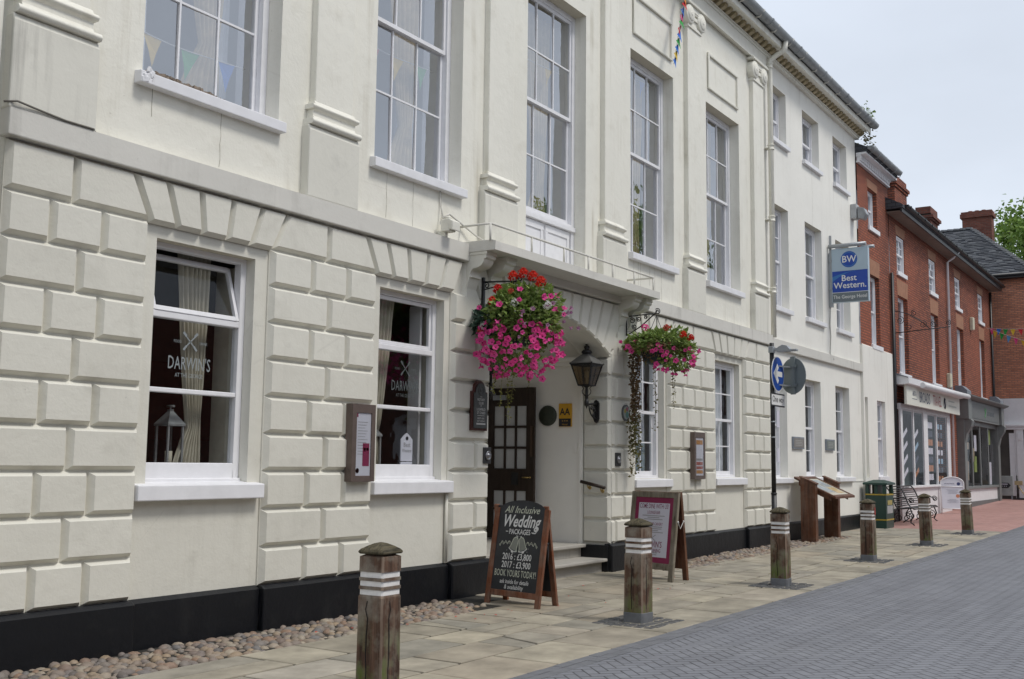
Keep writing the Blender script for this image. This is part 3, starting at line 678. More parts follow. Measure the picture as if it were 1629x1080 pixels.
# main block, left of the door: restaurant windows with a tilting top light
def rest_window(x0, x1, hop, k):
    y = YW+.12; f = MB(); fw = .075
    f.box(x0, x0+fw, y, y+.09, 1.44, 3.67); f.box(x1-fw, x1, y, y+.09, 1.44, 3.67); f.box(x0+fw, x1-fw, y, y+.09, 3.67-.055, 3.67); f.box(x0+fw, x1-fw, y, y+.09, 1.44, 1.62)
    f.box(x0+fw, x1-fw, y-.006, y+.09, 2.965, 3.03); f.box(x0+fw, x1-fw, y+.004, y+.09, 2.27, 2.315); f.box(x0, x1, y-.03, y+.1, 1.42, 1.475)
    wn = f.build('window', m_white, hotel, bevel=.008)
    a, b2 = x0+fw, x1-fw
    g = MB(); yy = y+.05
    for z0, z1 in ((1.62, 2.27), (2.315, 2.965)): g.quad((a, yy, z0), (b2, yy, z0), (b2, yy, z1), (a, yy, z1))
    g.build('glass', m_glass, wn, recalc=False)
    s = MB(); g = MB(); a2, b3, h = a+.004, b2-.004, .575
    for q in ((a2, a2+.04, 0, h), (b3-.04, b3, 0, h), (a2+.04, b3-.04, 0, .045), (a2+.04, b3-.04, h-.045, h)): s.box(q[0], q[1], 0, .04, q[2], q[3])
    g.quad((a2+.04, .02, .045), (b3-.04, .02, .045), (b3-.04, .02, h-.045), (a2+.04, .02, h-.045))
    T = Matrix.Translation((0, y-.01 if hop else y+.02, 3.035)) @ Matrix.Rotation(-hop, 4, 'X')
    s.xf(T).build('top_light', m_white, wn, bevel=.005); g.xf(T).build('glass', m_glasslow, wn, recalc=False)
    sl = MB(); c = (x0+x1)/2; sl.prism([(7.97, 1.28), (y+.06, 1.28), (y+.06, 1.455), (7.97, 1.42)], 'x', c-.755, c+.745); sl.build('sill', m_sillw, wn, bevel=.01)
    return wn, yy
m_letters = [M_plain('frosted_lettering', (.25, .275, .285), .6, .02), M_plain('faint_frosted_lettering', (.09, .105, .105), .6, .02)]
for k, a in enumerate(GW[:2]):
    m_letter = m_letters[k]
    wn, yy = rest_window(a[0], a[1], R_(17) if k == 0 else 0.0, k)
    c = (a[0]+a[1])/2+(-.03 if k == 0 else .08)
    t = MB(); T = lambda x, z: at(M_FRONT, x, yy-.004, z)
    t.text("DARWIN'S", .175, T(c, 2.555), bold=.004, sx=.60, space=1.05); t.text('AT THE GEORGE', .055, T(c, 2.445), sx=.8); t.text('FOOD', .04, T(c-.15, 2.765), sx=.8); t.text('DRINK', .04, T(c+.16, 2.765), sx=.8)
    for s in (-1, 1):
        t.beam((c-s*.075, yy-.005, 2.70), (c+s*.08, yy-.005, 2.85), .012, .002, (0, 1, 0)); t.beam((c-s*.045, yy-.0055, 2.73), (c-s*.08, yy-.0055, 2.69), .022, .002, (0, 1, 0))
        t.beam((c+s*.05, yy-.0055, 2.825), (c+s*.085, yy-.0055, 2.86), .025, .002, (0, 1, 0))
    t.build('window_lettering', m_letter, wn, recalc=False)
    cu = MB()
    if k == 0: drape(cu, 6.86, 7.26, 1.5, 3.65, 8.42, 7, .028, (1.98, 7.06, 7.20), seed=2)
    else: drape(cu, 9.62, 10.14, 1.5, 3.65, 8.42, 8, .028, (1.9, 9.68, 9.86), seed=5)
    cu.build('curtain', m_curt, wn)
    ir = MB(); ir.box(a[1]-.02, a[1]+.10, 8.33, 8.62, 1.53, 3.6); ir.build('inner_reveal', m_curt, wn)
    if k == 1: cu = MB(); cu.box(10.56, 10.60, 8.33, 8.50, 1.5, 3.6); cu.build('blind', m_room, wn)

# ---- canopy over the door
c = MB(); c.box(11.06, 15.85, 7.55, YW+.02, 4.33, 4.445); c.prism([(7.55, 4.445), (7.60, 4.463), (YW+.02, 4.475), (YW+.02, 4.44)], 'x', 11.06, 15.85)
can = c.build('canopy', m_string, hotel, bevel=.01)
for x in (11.08, 11.56, 15.26, 15.64):
    k = MB(); pr = [(8.05, 4.33), (7.70, 4.33), (7.70, 4.25), (7.72, 4.235)]
    for i in range(9): t = i/8; pr.append((7.735+.13*(1-math.cos(t*math.pi/2))+.0, 4.235-.11*math.sin(t*math.pi/2)))
    for i in range(1, 9): t = i/8; pr.append((7.865+.085*math.sin(t*math.pi/2), 4.125-.085*(1-math.cos(t*math.pi/2))-.0))
    pr += [(7.95, 4.035), (7.93, 4.035), (7.93, 4.01), (7.955, 4.01), (7.975, 3.95), (8.0, 3.87), (8.05, 3.82)]
    k.prism(pr, 'x', x, x+.22); k.box(x-.01, x+.23, 7.685, 8.03, 4.29, 4.331); k.build('console', m_soffit if x < 11 else m_rust, can, bevel=.006)
r = MB(); zr = 4.665
r.tube([(11.02, 8.08, zr), (11.02, 7.60, zr), (15.70, 7.60, zr), (15.70, 8.08, zr)], .016, 8)
for x in (11.02, 12.0, 12.85, 13.55, 14.3, 15.02, 15.70): r.tube([(x, 7.60, 4.44), (x, 7.60, zr)], .015, 6)
r.build('railing', m_string, can)

# ---- lobby
lb = MB(); X0, X1, Y0, Y1, Zf, Zc = 11.66, 15.0, 8.5, 10.7, .41, 3.95
lb.quad((X1, Y0, Zf), (X1, Y1, Zf), (X1, Y1, Zc), (X1, Y0, Zc)); lb.quad((X0, Y0, Zf), (X0, Y1, Zf), (X0, Y1, Zc), (X0, Y0, Zc)); lb.quad((X0, Y0, Zc), (X1, Y0, Zc), (X1, Y1, Zc), (X0, Y1, Zc))
lb.quad((X0, Y1, 2.95), (X1, Y1, 2.95), (X1, Y1, Zc), (X0, Y1, Zc)); lb.quad((X0, Y1, Zf), (12.6, Y1, Zf), (12.6, Y1, 2.95), (X0, Y1, 2.95)); lb.quad((14.2, Y1, Zf), (X1, Y1, Zf), (X1, Y1, 2.95), (14.2, Y1, 2.95))
lb.box(X1-.03, X1, 8.52, 8.56, Zf, 3.35); lb.box(X1-.10, X1, Y0, Y1, 3.22, 3.28); lb.box(X1-.16, X1, Y0, Y1, 3.28, 3.34); lb.box(X0, X0+.16, Y0, Y1, 3.28, 3.34)
q = [on_arch(-amax+2*amax*i/24) for i in range(25)]
for u, v in zip(q, q[1:]): lb.quad((u[0], 8.5, u[1]), (v[0], 8.5, v[1]), (v[0], 8.5, Zc), (u[0], 8.5, Zc))
lobby = lb.build('entrance_lobby', m_lobby, hotel)
g = MB(); g.box(12.6, 14.2, 12.4, 12.45, Zf, 3.2); g.box(12.55, 12.6, 10.72, 12.4, Zf, 3.2); g.box(14.2, 14.25, 10.72, 12.4, Zf, 3.2); g.build('inner_hall', m_room, lobby)
st = MB()
st.box(11.69, 14.98, 8.13, 8.6, -.1, .155); st.box(11.67, 14.99, 8.03, 8.6, .155, .205)
st.box(11.69, 14.98, 8.50, 10.7, .20, .355); st.box(11.67, 14.99, 8.41, 10.7, .355, .41); st.box(12.6, 14.2, 10.7, 12.5, .3, .40)
st.build('entrance_steps', m_step, hotel, bevel=.014)
# the door leaf stands open along the side wall
dx, dy0, dy1, dz0, dz1 = 14.84, 9.30, 10.24, .43, 2.88
d = MB(); T = .045
def dbox(y0, y1, z0, z1, t=T, o=0): d.box(dx-t/2+o, dx+t/2+o, y0, y1, z0, z1)
dbox(dy0, dy0+.15, dz0, dz1); dbox(dy1-.15, dy1, dz0, dz1); dbox(dy0+.15, dy1-.15, dz1-.30, dz1); dbox(dy0+.15, dy1-.15, 1.20, 1.56); dbox(dy0+.15, dy1-.15, dz0, .62)
for k in (1, 2): yy = dy0+.15+.64*k/3; dbox(yy-.02, yy+.02, 1.56, dz1-.30, .04); dbox(yy-.02, yy+.02, .62, 1.20, .04)
for k in (1, 2): zz = 1.56+(dz1-.30-1.56)*k/3; d.box(dx-.019, dx+.019, dy0+.15, dy1-.15, zz-.02, zz+.02)
d.box(dx-.019, dx+.019, dy0+.15, dy1-.15, .89, .93)
door = d.build('door', m_doorw, hotel, bevel=.005)
g = MB(); g.quad((dx, dy1-.15, .62), (dx, dy0+.15, .62), (dx, dy0+.15, 1.2), (dx, dy1-.15, 1.2)); g.quad((dx, dy1-.15, 1.56), (dx, dy0+.15, 1.56), (dx, dy0+.15, dz1-.3), (dx, dy1-.15, dz1-.3)); g.build('glass', m_palepane, door, recalc=False)
h = MB(); h.lathe([(0, 0), (.016, 0), (.012, .03), (.012, .05)], (dx-.03, dy0+.075, 1.42), 10, 0, 'x'); h.tube([(dx-.075, dy0+.075, 1.42), (dx-.078, dy0+.19, 1.42)], .011, 8); h.tube([(dx-.022, dy0+.075, 1.42), (dx-.078, dy0+.075, 1.42)], .010, 8); h.build('handle', m_brass, door)
h = MB(); h.box(dx-.03, dx-.022, dy0+.30, dy0+.43, 1.30, 1.50); h.build('letter_plate', m_iron, door)
h = MB(); h.box(dx-.06, dx-.023, dy0+.03, dy0+.06, 1.75, 2.25); h.build('pull_bar', M_plain('dark_bronze_bar', (.06, .035, .02), .4), door)
h = MB(); h.box(dx-.07, dx-.022, dy1-.40, dy1-.15, 2.68, 2.76); h.tube([(dx-.06, dy1-.2, 2.78), (dx-.25, dy1-.05, 2.80)], .012, 6); h.build('door_closer', m_alu, door)
h = MB(); drape(h, 9.42, 9.78, .5, 2.7, 0, 5, .012); h.v = [(14.93+v[1], v[0]+.28, v[2]) for v in h.v]; h.build('door_curtain', m_white, lobby)
# ------------------------------------------------------------------ BRICK HOUSES TO THE RIGHT
b1 = thing('brick_house', (31.0, 8.1, .05), 'narrow red brick house with white dentil eaves and white ground floor, beside the hotel', 'house', 'brick houses along the street')
BX0, BX1 = XR+.01, 32.68
w = MB(); h2 = [(30.47, 31.43, 8.42, 9.55, .12)]; h1 = [(30.52, 31.46, 5.0, 7.05, .12)]
wall_grid(w, 8.05, BX0, BX1, 4.9, 10.3, h2+h1, .12)
w.quad((BX1, 8.05, 0), (BX1, 14, 0), (BX1, 14, 10.3), (BX1, 8.05, 10.3))
w.build('wall', m_brick, b1, recalc=False)
w = MB(); wall_grid(w, 8.01, XR, BX1-.02, -.2, 4.95, [(30.74, 31.6, 1.36, 3.5, .09), (29.52, 29.80, 1.36, 3.53, .14)], .16)
w.quad((29.52, 8.15, 1.36), (29.80, 8.15, 1.36), (29.80, 8.15, 3.53), (29.52, 8.15, 3.53)); w.quad((BX0, 8.01, 4.95), (BX1-.02, 8.01, 4.95), (BX1-.02, 8.06, 4.99), (BX0, 8.06, 4.99))
w.quad((XR, 8.01, -.2), (XR, 8.01, 4.95), (XR, 8.09, 4.95), (XR, 8.09, -.2)); w.quad((BX1-.02, 8.01, -.2), (BX1-.02, 8.07, -.2), (BX1-.02, 8.07, 4.95), (BX1-.02, 8.01, 4.95))
w.build('rendered_ground_floor', m_wing, b1, recalc=False)
w = MB(); w.box(BX0, BX1-.06, 7.96, 8.02, -.2, .46); w.build('plinth', m_plinth, b1, bevel=.01)
def brick_window(par, x0, x1, z0, z1, y, cols, rows, lint=.24, sill=True, dep=.12, glass=None):
    wn = sash_window(par, x0, x1, z0, z1, y+dep, cols, rows, (z0+z1)/2, fw=.06, glass=glass or m_glassup)
    if sill: sl = MB(); sl.box(x0-.06, x1+.10, y-.055, y+dep+.03, z0-.12, z0+.01); sl.build('sill', m_sillw, wn, bevel=.008)
    if lint: sl = MB(); sl.prism([(x0-.03, z1), (x1+.03, z1), (x1+.10, z1+lint), (x0-.10, z1+lint)], 'y', y-.004, y+.02); sl.build('lintel', m_lintel, wn)
    cu = MB(); drape(cu, x0+.08, x1-.08, z0, z1, y+dep+.25, 6, .015, seed=int(x0*7)); cu.build('curtain', m_sheer, wn)
    return wn
brick_window(b1, 30.47, 31.43, 8.42, 9.55, 8.05, 2, (1, 1)); brick_window(b1, 30.52, 31.46, 5.05, 7.05, 8.05, 1, (1, 1), .45)
brick_window(b1, 30.74, 31.6, 1.38, 3.5, 8.01, 2, (2, 2), 0, True, .09)
w = MB()
w.box(BX0, BX1, 7.97, 8.06, 10.0, 10.05); w.box(BX0, BX1, 7.93, 8.06, 10.16, 10.22); w.box(BX0, BX1+.1, 7.78, 8.06, 10.22, 10.27)
n = 17
for i in range(n): x = BX0+.02+(BX1-BX0-.1)*i/n; w.box(x, x+.075, 7.93, 8.05, 10.05, 10.16)
w.build('dentil_eaves', m_white, b1)
g = MB(); g.prism([(7.68+.10*math.cos(math.pi*(1+i/8)), 10.42+.10*math.sin(math.pi*(1+i/8))) for i in range(9)], 'x', BX0, BX1-.02)
for i in range(6): x = BX0+.2+i*.6; g.tube([(x, 7.8, 10.25), (x, 7.66, 10.27), (x, 7.57, 10.42)], .012, 5)
g.build('gutter', m_gut, b1)
g = MB(); g.prism([(7.74, 10.40), (11.5, 12.3), (15, 10.4), (15, 10.2), (7.74, 10.28)], 'x', BX0, BX1-.02); g.build('roof', m_slate, b1)
g = MB(); g.tube([(32.62, 7.97, .1), (32.62, 7.97, 7.4)], .045, 8); g.build('downpipe', m_iron, b1)

b2 = thing('brick_house', (41, 8.1, .25), 'long red brick house with black gutter above a white and a grey shopfront', 'house', 'brick houses along the street')
CX0, CX1 = 32.70, 49.25
UPW = [(33.55, 34.55), (37.9, 38.95), (42.12, 43.15), (46.65, 47.7)]; LOW = [(33.55, 34.75), (37.98, 39.1), (42.25, 43.45), (46.7, 47.75)]
w = MB(); wall_grid(w, 8.04, CX0, CX1, .0, 9.25, [(*a, 7.58, 8.74, .05) for a in UPW]+[(*a, 4.46, 6.87, .14) for a in LOW]+[(33.15, 39.9, .2, 3.5, .3), (42.3, 48.9, .2, 3.5, .3)], .14)
w.quad((CX1, 8.04, 0), (CX1, 9, 0), (CX1, 9, 9.25), (CX1, 8.04, 9.25)); w.build('wall', m_brick, b2, recalc=False)
for a in UPW: brick_window(b2, a[0], a[1], 7.60, 8.74, 8.04, 2 if a[0] < 40 else 2, (2, 2), .30, True, .03)
for a in LOW: brick_window(b2, a[0], a[1], 4.48, 6.87, 8.04, 1, (1, 1), .50, True, .13)
g = MB(); g.box(CX0-.2, CX1+.35, 7.62, 8.06, 9.20, 9.24); g.build('soffit', M_plain('timber_soffit', (.22, .17, .14), .8), b2)
g = MB(); g.box(CX0-.28, CX1+.4, 7.58, 7.63, 9.18, 9.36); g.prism([(7.53+.09*math.cos(math.pi*(1+i/8)), 9.42+.09*math.sin(math.pi*(1+i/8))) for i in range(9)], 'x', CX0-.05, CX1+.5)
for i in range(18): x = CX0+.3+i*.95; g.box(x, x+.05, 7.43, 7.60, 9.36, 9.44)
g.build('gutter', m_iron, b2)
g = MB(); g.prism([(7.55, 9.40), (11.6, 11.6), (15.6, 9.4), (15.6, 9.2), (7.55, 9.30)], 'x', CX0-.3, CX1+.35); g.build('roof', m_slate, b2)
g = MB(); g.box(34.28, 35.85, 8.22, 9.0, 9.2, 10.55); g.box(34.24, 35.90, 8.18, 9.05, 10.45, 10.53); g.box(34.20, 35.95, 8.14, 9.1, 10.53, 10.63); g.box(34.30, 35.85, 8.22, 9.0, 10.63, 10.86); g.build('chimney', m_brick, b2)
g = MB(); g.box(39.85, 41.0, 7.98+.35, 8.85, 9.3, 10.72); g.box(39.80, 41.05, 8.28, 8.9, 10.48, 10.55); g.box(39.75, 41.10, 8.22, 8.96, 10.55, 10.66); g.box(39.85, 41.0, 8.33, 8.85, 10.66, 10.98); g.build('chimney', m_chim, b2)
g = MB(); g.tube([(40.55, 7.96, .3), (40.55, 7.96, 9.0), (40.55, 7.75, 9.15), (40.55, 7.55, 9.35)], .045, 8); g.build('downpipe', m_white, b2)
g = MB(); g.tube([(49.15, 7.97, .3), (49.15, 7.97, 9.1)], .05, 8); g.build('drainpipe', m_iron, b2)
g = MB(); g.tube([(32.82, 7.98, 3.9), (32.80, 7.98, 7.35)], .022, 6); g.build('cable', m_iron, b2)
# white shopfront
sf = MB(); y = 7.94
m_shopw = M_plain('shop_white_paint', (.74, .74, .75), .45, .04, 6)
sf.box(33.05, 40.0, y+.02, 8.1, .0, 1.03); sf.box(33.0, 40.05, y-.06, 8.1, 1.03, 1.10); sf.box(33.05, 40.0, y, 8.15, 3.38, 3.55)
for a, q in ((33.05, 33.3), (34.6, 34.72), (36.0, 36.55), (37.8, 37.92), (39.5, 40.0)): sf.box(a, q, y, 8.0, 1.10, 3.38)
shop = sf.build('shopfront', m_shopw, b2, bevel=.01)
g = MB()
for a, q in ((33.3, 34.6), (34.72, 36.0), (36.55, 37.8), (37.92, 39.5)): g.quad((a, y+.02, 1.1), (q, y+.02, 1.1), (q, y+.02, 3.38), (a, y+.02, 3.38))
g.build('glass', m_glasslow, shop, recalc=False)
g = MB(); g.box(32.95, 40.6, 7.72, 7.80, 3.50, 4.08); g.build('fascia_board', M_plain('cream_fascia', (.70, .70, .62), .5, .03), shop, bevel=.01)
g = MB(); g.prism([(7.60, 4.10), (7.60, 4.28), (8.05, 4.40), (8.05, 4.08), (7.72, 4.08)], 'x', 32.75, 40.7); g.build('fascia_cornice', m_shopw, shop, bevel=.01)
g = MB(); g.tube([(34.2, 7.55, 4.14), (40.75, 7.45, 4.16)], .09, 10); g.build('awning_roll', m_shopw, shop)
g = MB(); g.prism([(7.62, 4.29), (8.04, 4.45), (8.04, 4.40), (7.62, 4.27)], 'x', 32.72, 40.72); g.build('lead_flashing', m_lead, shop)
t = MB(); T = lambda x, z: at(M_FRONT, x, 7.716, z)
t.text('BROADS', .48, T(35.25, 3.79), 0, sx=.80, bold=.006, space=.97); t.text('TRAVEL', .48, T(37.0, 3.79), 1, sx=.76, bold=.006, space=.97); t.text('ABTA', .20, T(33.9, 3.86), 0, bold=.015); t.box(33.6, 34.2, 7.714, 7.717, 3.70, 3.715, 0)
t.lathe([(0, 7.715), (.19, 7.715)], (38.15, 0, 3.79), 20, 2, 'y'); t.beam((38.05, 7.712, 3.68), (38.25, 7.712, 3.90), .05, .002, (0, 1, 0), 3)
for z, a, q in ((3.88, 38.75, 39.7), (3.72, 38.75, 40.0)): t.box(a, q, 7.714, 7.717, z, z+.05, 4)
t.build('shop_lettering', [M_plain('navy_letter', (.03, .04, .09), .5), M_plain('red_letter', (.35, .06, .05), .5), M_plain('blue_roundel', (.04, .06, .22), .5), m_white, M_plain('faint_letter', (.45, .47, .42), .6)], shop, recalc=False)
g = MB(); rd = random.Random(4)
g.quad((33.1, 9.2, .3), (39.9, 9.2, .3), (39.9, 9.2, 3.5), (33.1, 9.2, 3.5)); g.quad((33.1, 8.34, 1.05), (39.9, 8.34, 1.05), (39.9, 9.2, 1.05), (33.1, 9.2, 1.05)); g.quad((33.1, 8.1, .3), (33.1, 9.2, .3), (33.1, 9.2, 3.5), (33.1, 8.1, 3.5)); g.quad((39.95, 8.0, .3), (39.95, 9.2, .3), (39.95, 9.2, 3.5), (39.95, 8.0, 3.5)); g.quad((33.1, 8.0, 3.48), (39.95, 8.0, 3.48), (39.95, 9.2, 3.48), (33.1, 9.2, 3.48)); g.build('display_back', M_plain('shop_back', (.17, .20, .20), .8, .3, 2), shop)
g = MB()
for x in (37.0, 37.35):
    for k in range(7):
        z = 1.25+k*.28; g.box(x-.16, x+.16, 8.01, 8.02, z, z+.20, k % 3)
for x in (38.4, 38.85):
    for k in range(7): z = 1.2+k*.29; g.box(x-.14, x+.14, 8.01, 8.02, z, z+.17, (k+1) % 4)
for x in (33.8, 35.2):
    for k in range(4): g.beam((x-.35, 8.02, 1.3+k*.4), (x+.35, 8.03, 1.6+k*.4), .12, .01, (0, 1, 0), 0 if x < 34 else (k+1) % 4)
g.build('brochures', [m_paper, M_plain('orange_print', (.40, .16, .06), .6), M_plain('dark_print', (.05, .06, .09), .6), M_plain('sky_print', (.25, .38, .50), .6)], shop)
# grey shopfront
m_grey = M_plain('slate_grey_paint', (.17, .18, .175), .5, .08, 5, bump=.1)
m_grey2 = M_plain('dark_grey_paint', (.12, .127, .125), .5, .08, 5)
gs = MB(); y = 7.72
for a in (41.6, 48.55):
    gs.box(a, a+.45, y+.06, 8.1, .1, 3.45); gs.box(a-.04, a+.55, y-.12, 8.1, 3.42, 4.15)
    gs.prism([(8.0, 2.55), (7.78, 2.55), (7.70, 2.9), (7.55, 3.15), (7.50, 3.35), (7.56, 3.42), (8.0, 3.42)], 'x', a+.03, a+.42)
gs.prism([(7.60, 4.15), (7.45, 4.22), (7.43, 4.27), (8.06, 4.36), (8.06, 4.15)], 'x', 41.4, 49.4)
gs.box(42.1, 48.6, 7.70, 8.1, 3.42, 4.15); gs.box(42.0, 48.7, 7.85, 8.1, 3.25, 3.42)
for a in (43.4, 45.0, 46.7): gs.box(a, a+.14, 7.86, 7.93, .95, 3.25)
gs.box(42.05, 48.55, 7.80, 8.1, .88, .98)
gsf = gs.build('grey_shopfront', m_grey, b2, bevel=.012)
g = MB(); g.quad((42.05, 7.885, .98), (48.55, 7.885, .98), (48.55, 7.885, 3.25), (42.05, 7.885, 3.25)); g.build('glass', m_glasslow, gsf, recalc=False)
g = MB(); g.box(42.05, 48.55, 7.88, 8.1, .30, .88); g.build('stall_riser', m_shopw, gsf); g = MB(); g.box(42.0, 48.6, 7.84, 8.1, .0, .42); g.build('base', m_grey2, gsf)
g = MB(); g.box(42.5, 48.3, 7.685, 7.70, 3.50, 4.05); g.build('sign_panel', m_grey2, gsf)
t = MB(); t.beam((45.2, 7.68, 3.62), (45.5, 7.68, 3.95), .12, .004, (0, 1, 0), 0); t.beam((45.2, 7.68, 3.95), (45.35, 7.68, 3.78), .12, .004, (0, 1, 0), 0)
for k in range(5): t.box(45.75+k*.32, 45.97+k*.32, 7.68, 7.684, 3.70, 3.86, 1)
t.build('sign_marks', [M_plain('green_mark', (.06, .28, .08), .5), M_plain('pale_mark', (.06, .07, .08), .5)], gsf, recalc=False)
g = MB()
for a in (41.5, 48.45): g = MB(); g.prism([(7.62, 4.27), (7.62, 4.45), (7.80, 4.62), (8.03, 4.62), (8.03, 4.27)], 'x', a, a+.75); g.build('lead_cap', m_lead, gsf)
g = MB(); g.quad((42.0, 9.3, .4), (48.6, 9.3, .4), (48.6, 9.3, 3.4), (42, 9.3, 3.4)); g.quad((42.0, 8.0, .4), (42.0, 9.3, .4), (42, 9.3, 3.4), (42, 8.0, 3.4)); g.quad((48.6, 8.0, .4), (48.6, 9.3, .4), (48.6, 9.3, 3.4), (48.6, 8.0, 3.4)); g.quad((42, 8.0, 3.38), (48.6, 8.0, 3.38), (48.6, 9.3, 3.38), (42, 9.3, 3.38)); g.build('display_back', M_plain('grey_shop_back', (.14, .155, .14), .8, .4, 2), gsf)
g = MB()
for a, q, z0, z1 in ((42.4, 43.1, 1.2, 1.9), (43.7, 44.3, 1.9, 2.4), (44.3, 44.75, 2.3, 2.9), (44.2, 44.7, 1.5, 2.1), (47.2, 47.8, 1.0, 1.9), (46.95, 47.7, 2.6, 3.2), (42.4, 43.2, 2.35, 2.6)): g.box(a, q, 7.95, 7.97, z0, z1, random.Random(int(a*10)).randint(0, 2))
g.build('posters', [m_paper, M_plain('lime_print', (.25, .32, .08), .6), M_plain('tan_print', (.34, .27, .18), .6)], gsf)
# wrought sign bracket, alarm boxes
br = thing('sign_bracket', (32.95, 8.0, 5.9), 'scrolled black wrought iron sign bracket reaching out from the brick wall above the white shop', 'bracket')
g = MB(); yb = 8.02
def scroll(mb, c, r, a0, turns, ax='x', rad=.010, s=1):
    pts = []
    for i in range(int(18*turns)+1):
        t = i/(18*turns); a = a0+s*2*math.pi*turns*t; rr = r*(1-.75*t); u, v = rr*math.cos(a), rr*math.sin(a)
        pts.append((c[0], c[1]+u, c[2]+v) if ax == 'x' else (c[0]+u, c[1], c[2]+v))
    mb.tube(pts, rad, 5)
x = 32.95
g.tube([(x, yb, 5.55), (x, yb, 6.4)], .018, 6); g.tube([(x, yb, 5.63), (x, 6.45, 5.73)], .014, 6); g.tube([(x, yb, 6.3), (x, 7.7, 6.22), (x, 7.3, 5.98), (x, 7.0, 5.7)], .012, 6)
for cc, r, s in (((x, 7.85, 6.0), .12, 1), ((x, 7.6, 5.8), .10, -1), ((x, 7.2, 5.85), .11, 1), ((x, 6.9, 5.83), .09, -1), ((x, 6.5, 5.85), .08, 1), ((x, 7.45, 6.2), .09, -1)): scroll(g, cc, r, 1.5, 1.5, 'x', .010, s)
g.build('scrollwork', m_iron, br)
def alarm(x, z, label):
    g = MB(); g.prism([(x, z), (x+.30, z+.04), (x+.30, z+.52), (x, z+.52)], 'y', 7.90, 8.04); o = g.build('alarm_box', M_plain('alarm_cream', (.58, .55, .42), .5), None, bevel=.03)
    tag(o, label, 'alarm box')
alarm(44.75, 7.0, 'cream alarm box high on the brick wall between two upper windows'); alarm(40.15, 4.45, 'small cream alarm box beside the sill above the white shop fascia')

b3 = thing('brick_house', (52.5, 9, .4), 'brown brick house with grey tiled hipped roof closing the end of the street', 'house', 'brick houses along the street')
w = MB(); BX = 50.3
wall_grid(w, BX, 6.55, 13.5, 4.62, 9.95, [], .1, 'x'); w.quad((BX, 6.55, 0), (57, 6.55, 0), (57, 6.55, 9.95), (BX, 6.55, 9.95)); w.quad((BX, 13.5, 0), (57, 13.5, 0), (57, 13.5, 9.95), (BX, 13.5, 9.95)); w.build('wall', m_brick2, b3)
w = MB(); wall_grid(w, BX-.03, 6.55, 8.3, 3.5, 4.63, [], .1, 'x'); w.box(BX-.22, BX, 6.55, 8.25, 3.42, 3.52); w.box(BX-.16, BX, 6.55, 8.25, 3.30, 3.42);
w.box(BX-.10, BX, 6.55, 7.30, .3, .95); w.box(BX-.12, BX, 7.05, 7.33, .95, 3.3); w.box(BX-.16, BX, 7.10, 7.26, 2.85, 3.15); w.box(BX-.05, BX, 7.33, 7.42, .4, 3.3); w.box(BX-.14, BX, 6.55, 7.05, .95, 1.0)
w.build('white_shopfront', m_shopw, b3, bevel=.01)
w = MB(); w.box(BX+.01, BX+.05, 6.6, 8.3, .3, 3.3); w.build('doorway', m_dark, b3); w = MB(); w.box(BX-.12, BX-.02, 6.55, 7.3, .3, .42); w.build('plinth', m_plinth, b3)
w = MB(); w.box(BX-.03, BX+.0, 7.42, 7.62, .5, 3.15); w.build('door', m_shopw, b3)
w = MB(); w.box(BX-.42, BX+.02, 6.3, 13.7, 9.80, 9.93); w.tube([(BX-.45, 6.25, 9.93), (BX-.45, 13.7, 9.93)], .07, 8); w.build('gutter', m_iron, b3)
m_tile = M_brick('grey_roof_tiles', (.085, .088, .098), (.050, .052, .060), (.012, .012, .014), .26, .16, .018, .3)
rx, rz = 53.6, 12.85; ey0, ey1, ex0, ex1, ez = 6.25, 13.8, BX-.42, 57.2, 9.96; ry0, ry1 = 9.35, 11.0
w = MB()
# rows of overlapping tiles on the two slopes that can be seen
def slope(a, b, c, d, rows):
    a, b, c, d = map(Vector, (a, b, c, d)); nrm = (b-a).cross(d-a).normalized()
    if nrm.z < 0: nrm = -nrm
    for i in range(rows):
        t0, t1 = i/rows, (i+1.15)/rows; t1 = min(t1, 1)
        p0, p1, p2, p3 = a.lerp(d, t0), b.lerp(c, t0), b.lerp(c, t1), a.lerp(d, t1); up = nrm*.045
        m_ = max(1, int((p1-p0).length/.30)); rt = random.Random(i)
        for k in range(m_):
            f0, f1 = k/m_, (k+1)/m_; u0 = up*rt.uniform(.6, 1.5); a0, a1 = p0.lerp(p1, f0), p0.lerp(p1, f1); b0, b1 = p3.lerp(p2, f0), p3.lerp(p2, f1)
            w.add([a0+u0, a1+u0, b1, b0, a0, a1], [(0, 1, 2, 3), (0, 4, 5, 1)])
slope((ex0, ey0, ez), (ex0, ey1, ez), (rx, ry1, rz), (rx, ry0, rz), 32); slope((ex0, ey0, ez), (ex1, ey0, ez), (rx, ry0, rz), (rx, ry0, rz), 32)
w.add([(ex1, ey0, ez), (ex1, ey1, ez), (rx, ry1, rz), (rx, ry0, rz)], [(0, 1, 2, 3)]); w.add([(ex0, ey1, ez), (ex1, ey1, ez), (rx, ry1, rz)], [(0, 1, 2)])
roof3 = w.build('roof', M_island('roof_tiles', [(.10, .108, .125), (.14, .15, .165), (.085, .09, .105), (.17, .178, .19), (.12, .125, .14)], .75, .3, 8, .3, 40), b3, recalc=False)
w = MB()
for k in range(26):
    p = Vector((rx, ry0, rz)).lerp(Vector((ex0, ey0, ez)), (k+.5)/26); d = (Vector((ex0, ey0, ez))-Vector((rx, ry0, rz))).normalized(); w.beam(p-d*.1, p+d*.09+Vector((0, 0, .05)), .26, .05)
for k in range(6): w.beam((rx, ry0+k*.28, rz+.03), (rx, ry0+k*.28+.26, rz+.05), .26, .08)
w.build('hip_tiles', M_plain('pale_hip_tile', (.20, .205, .21), .8, .3, 12), roof3)
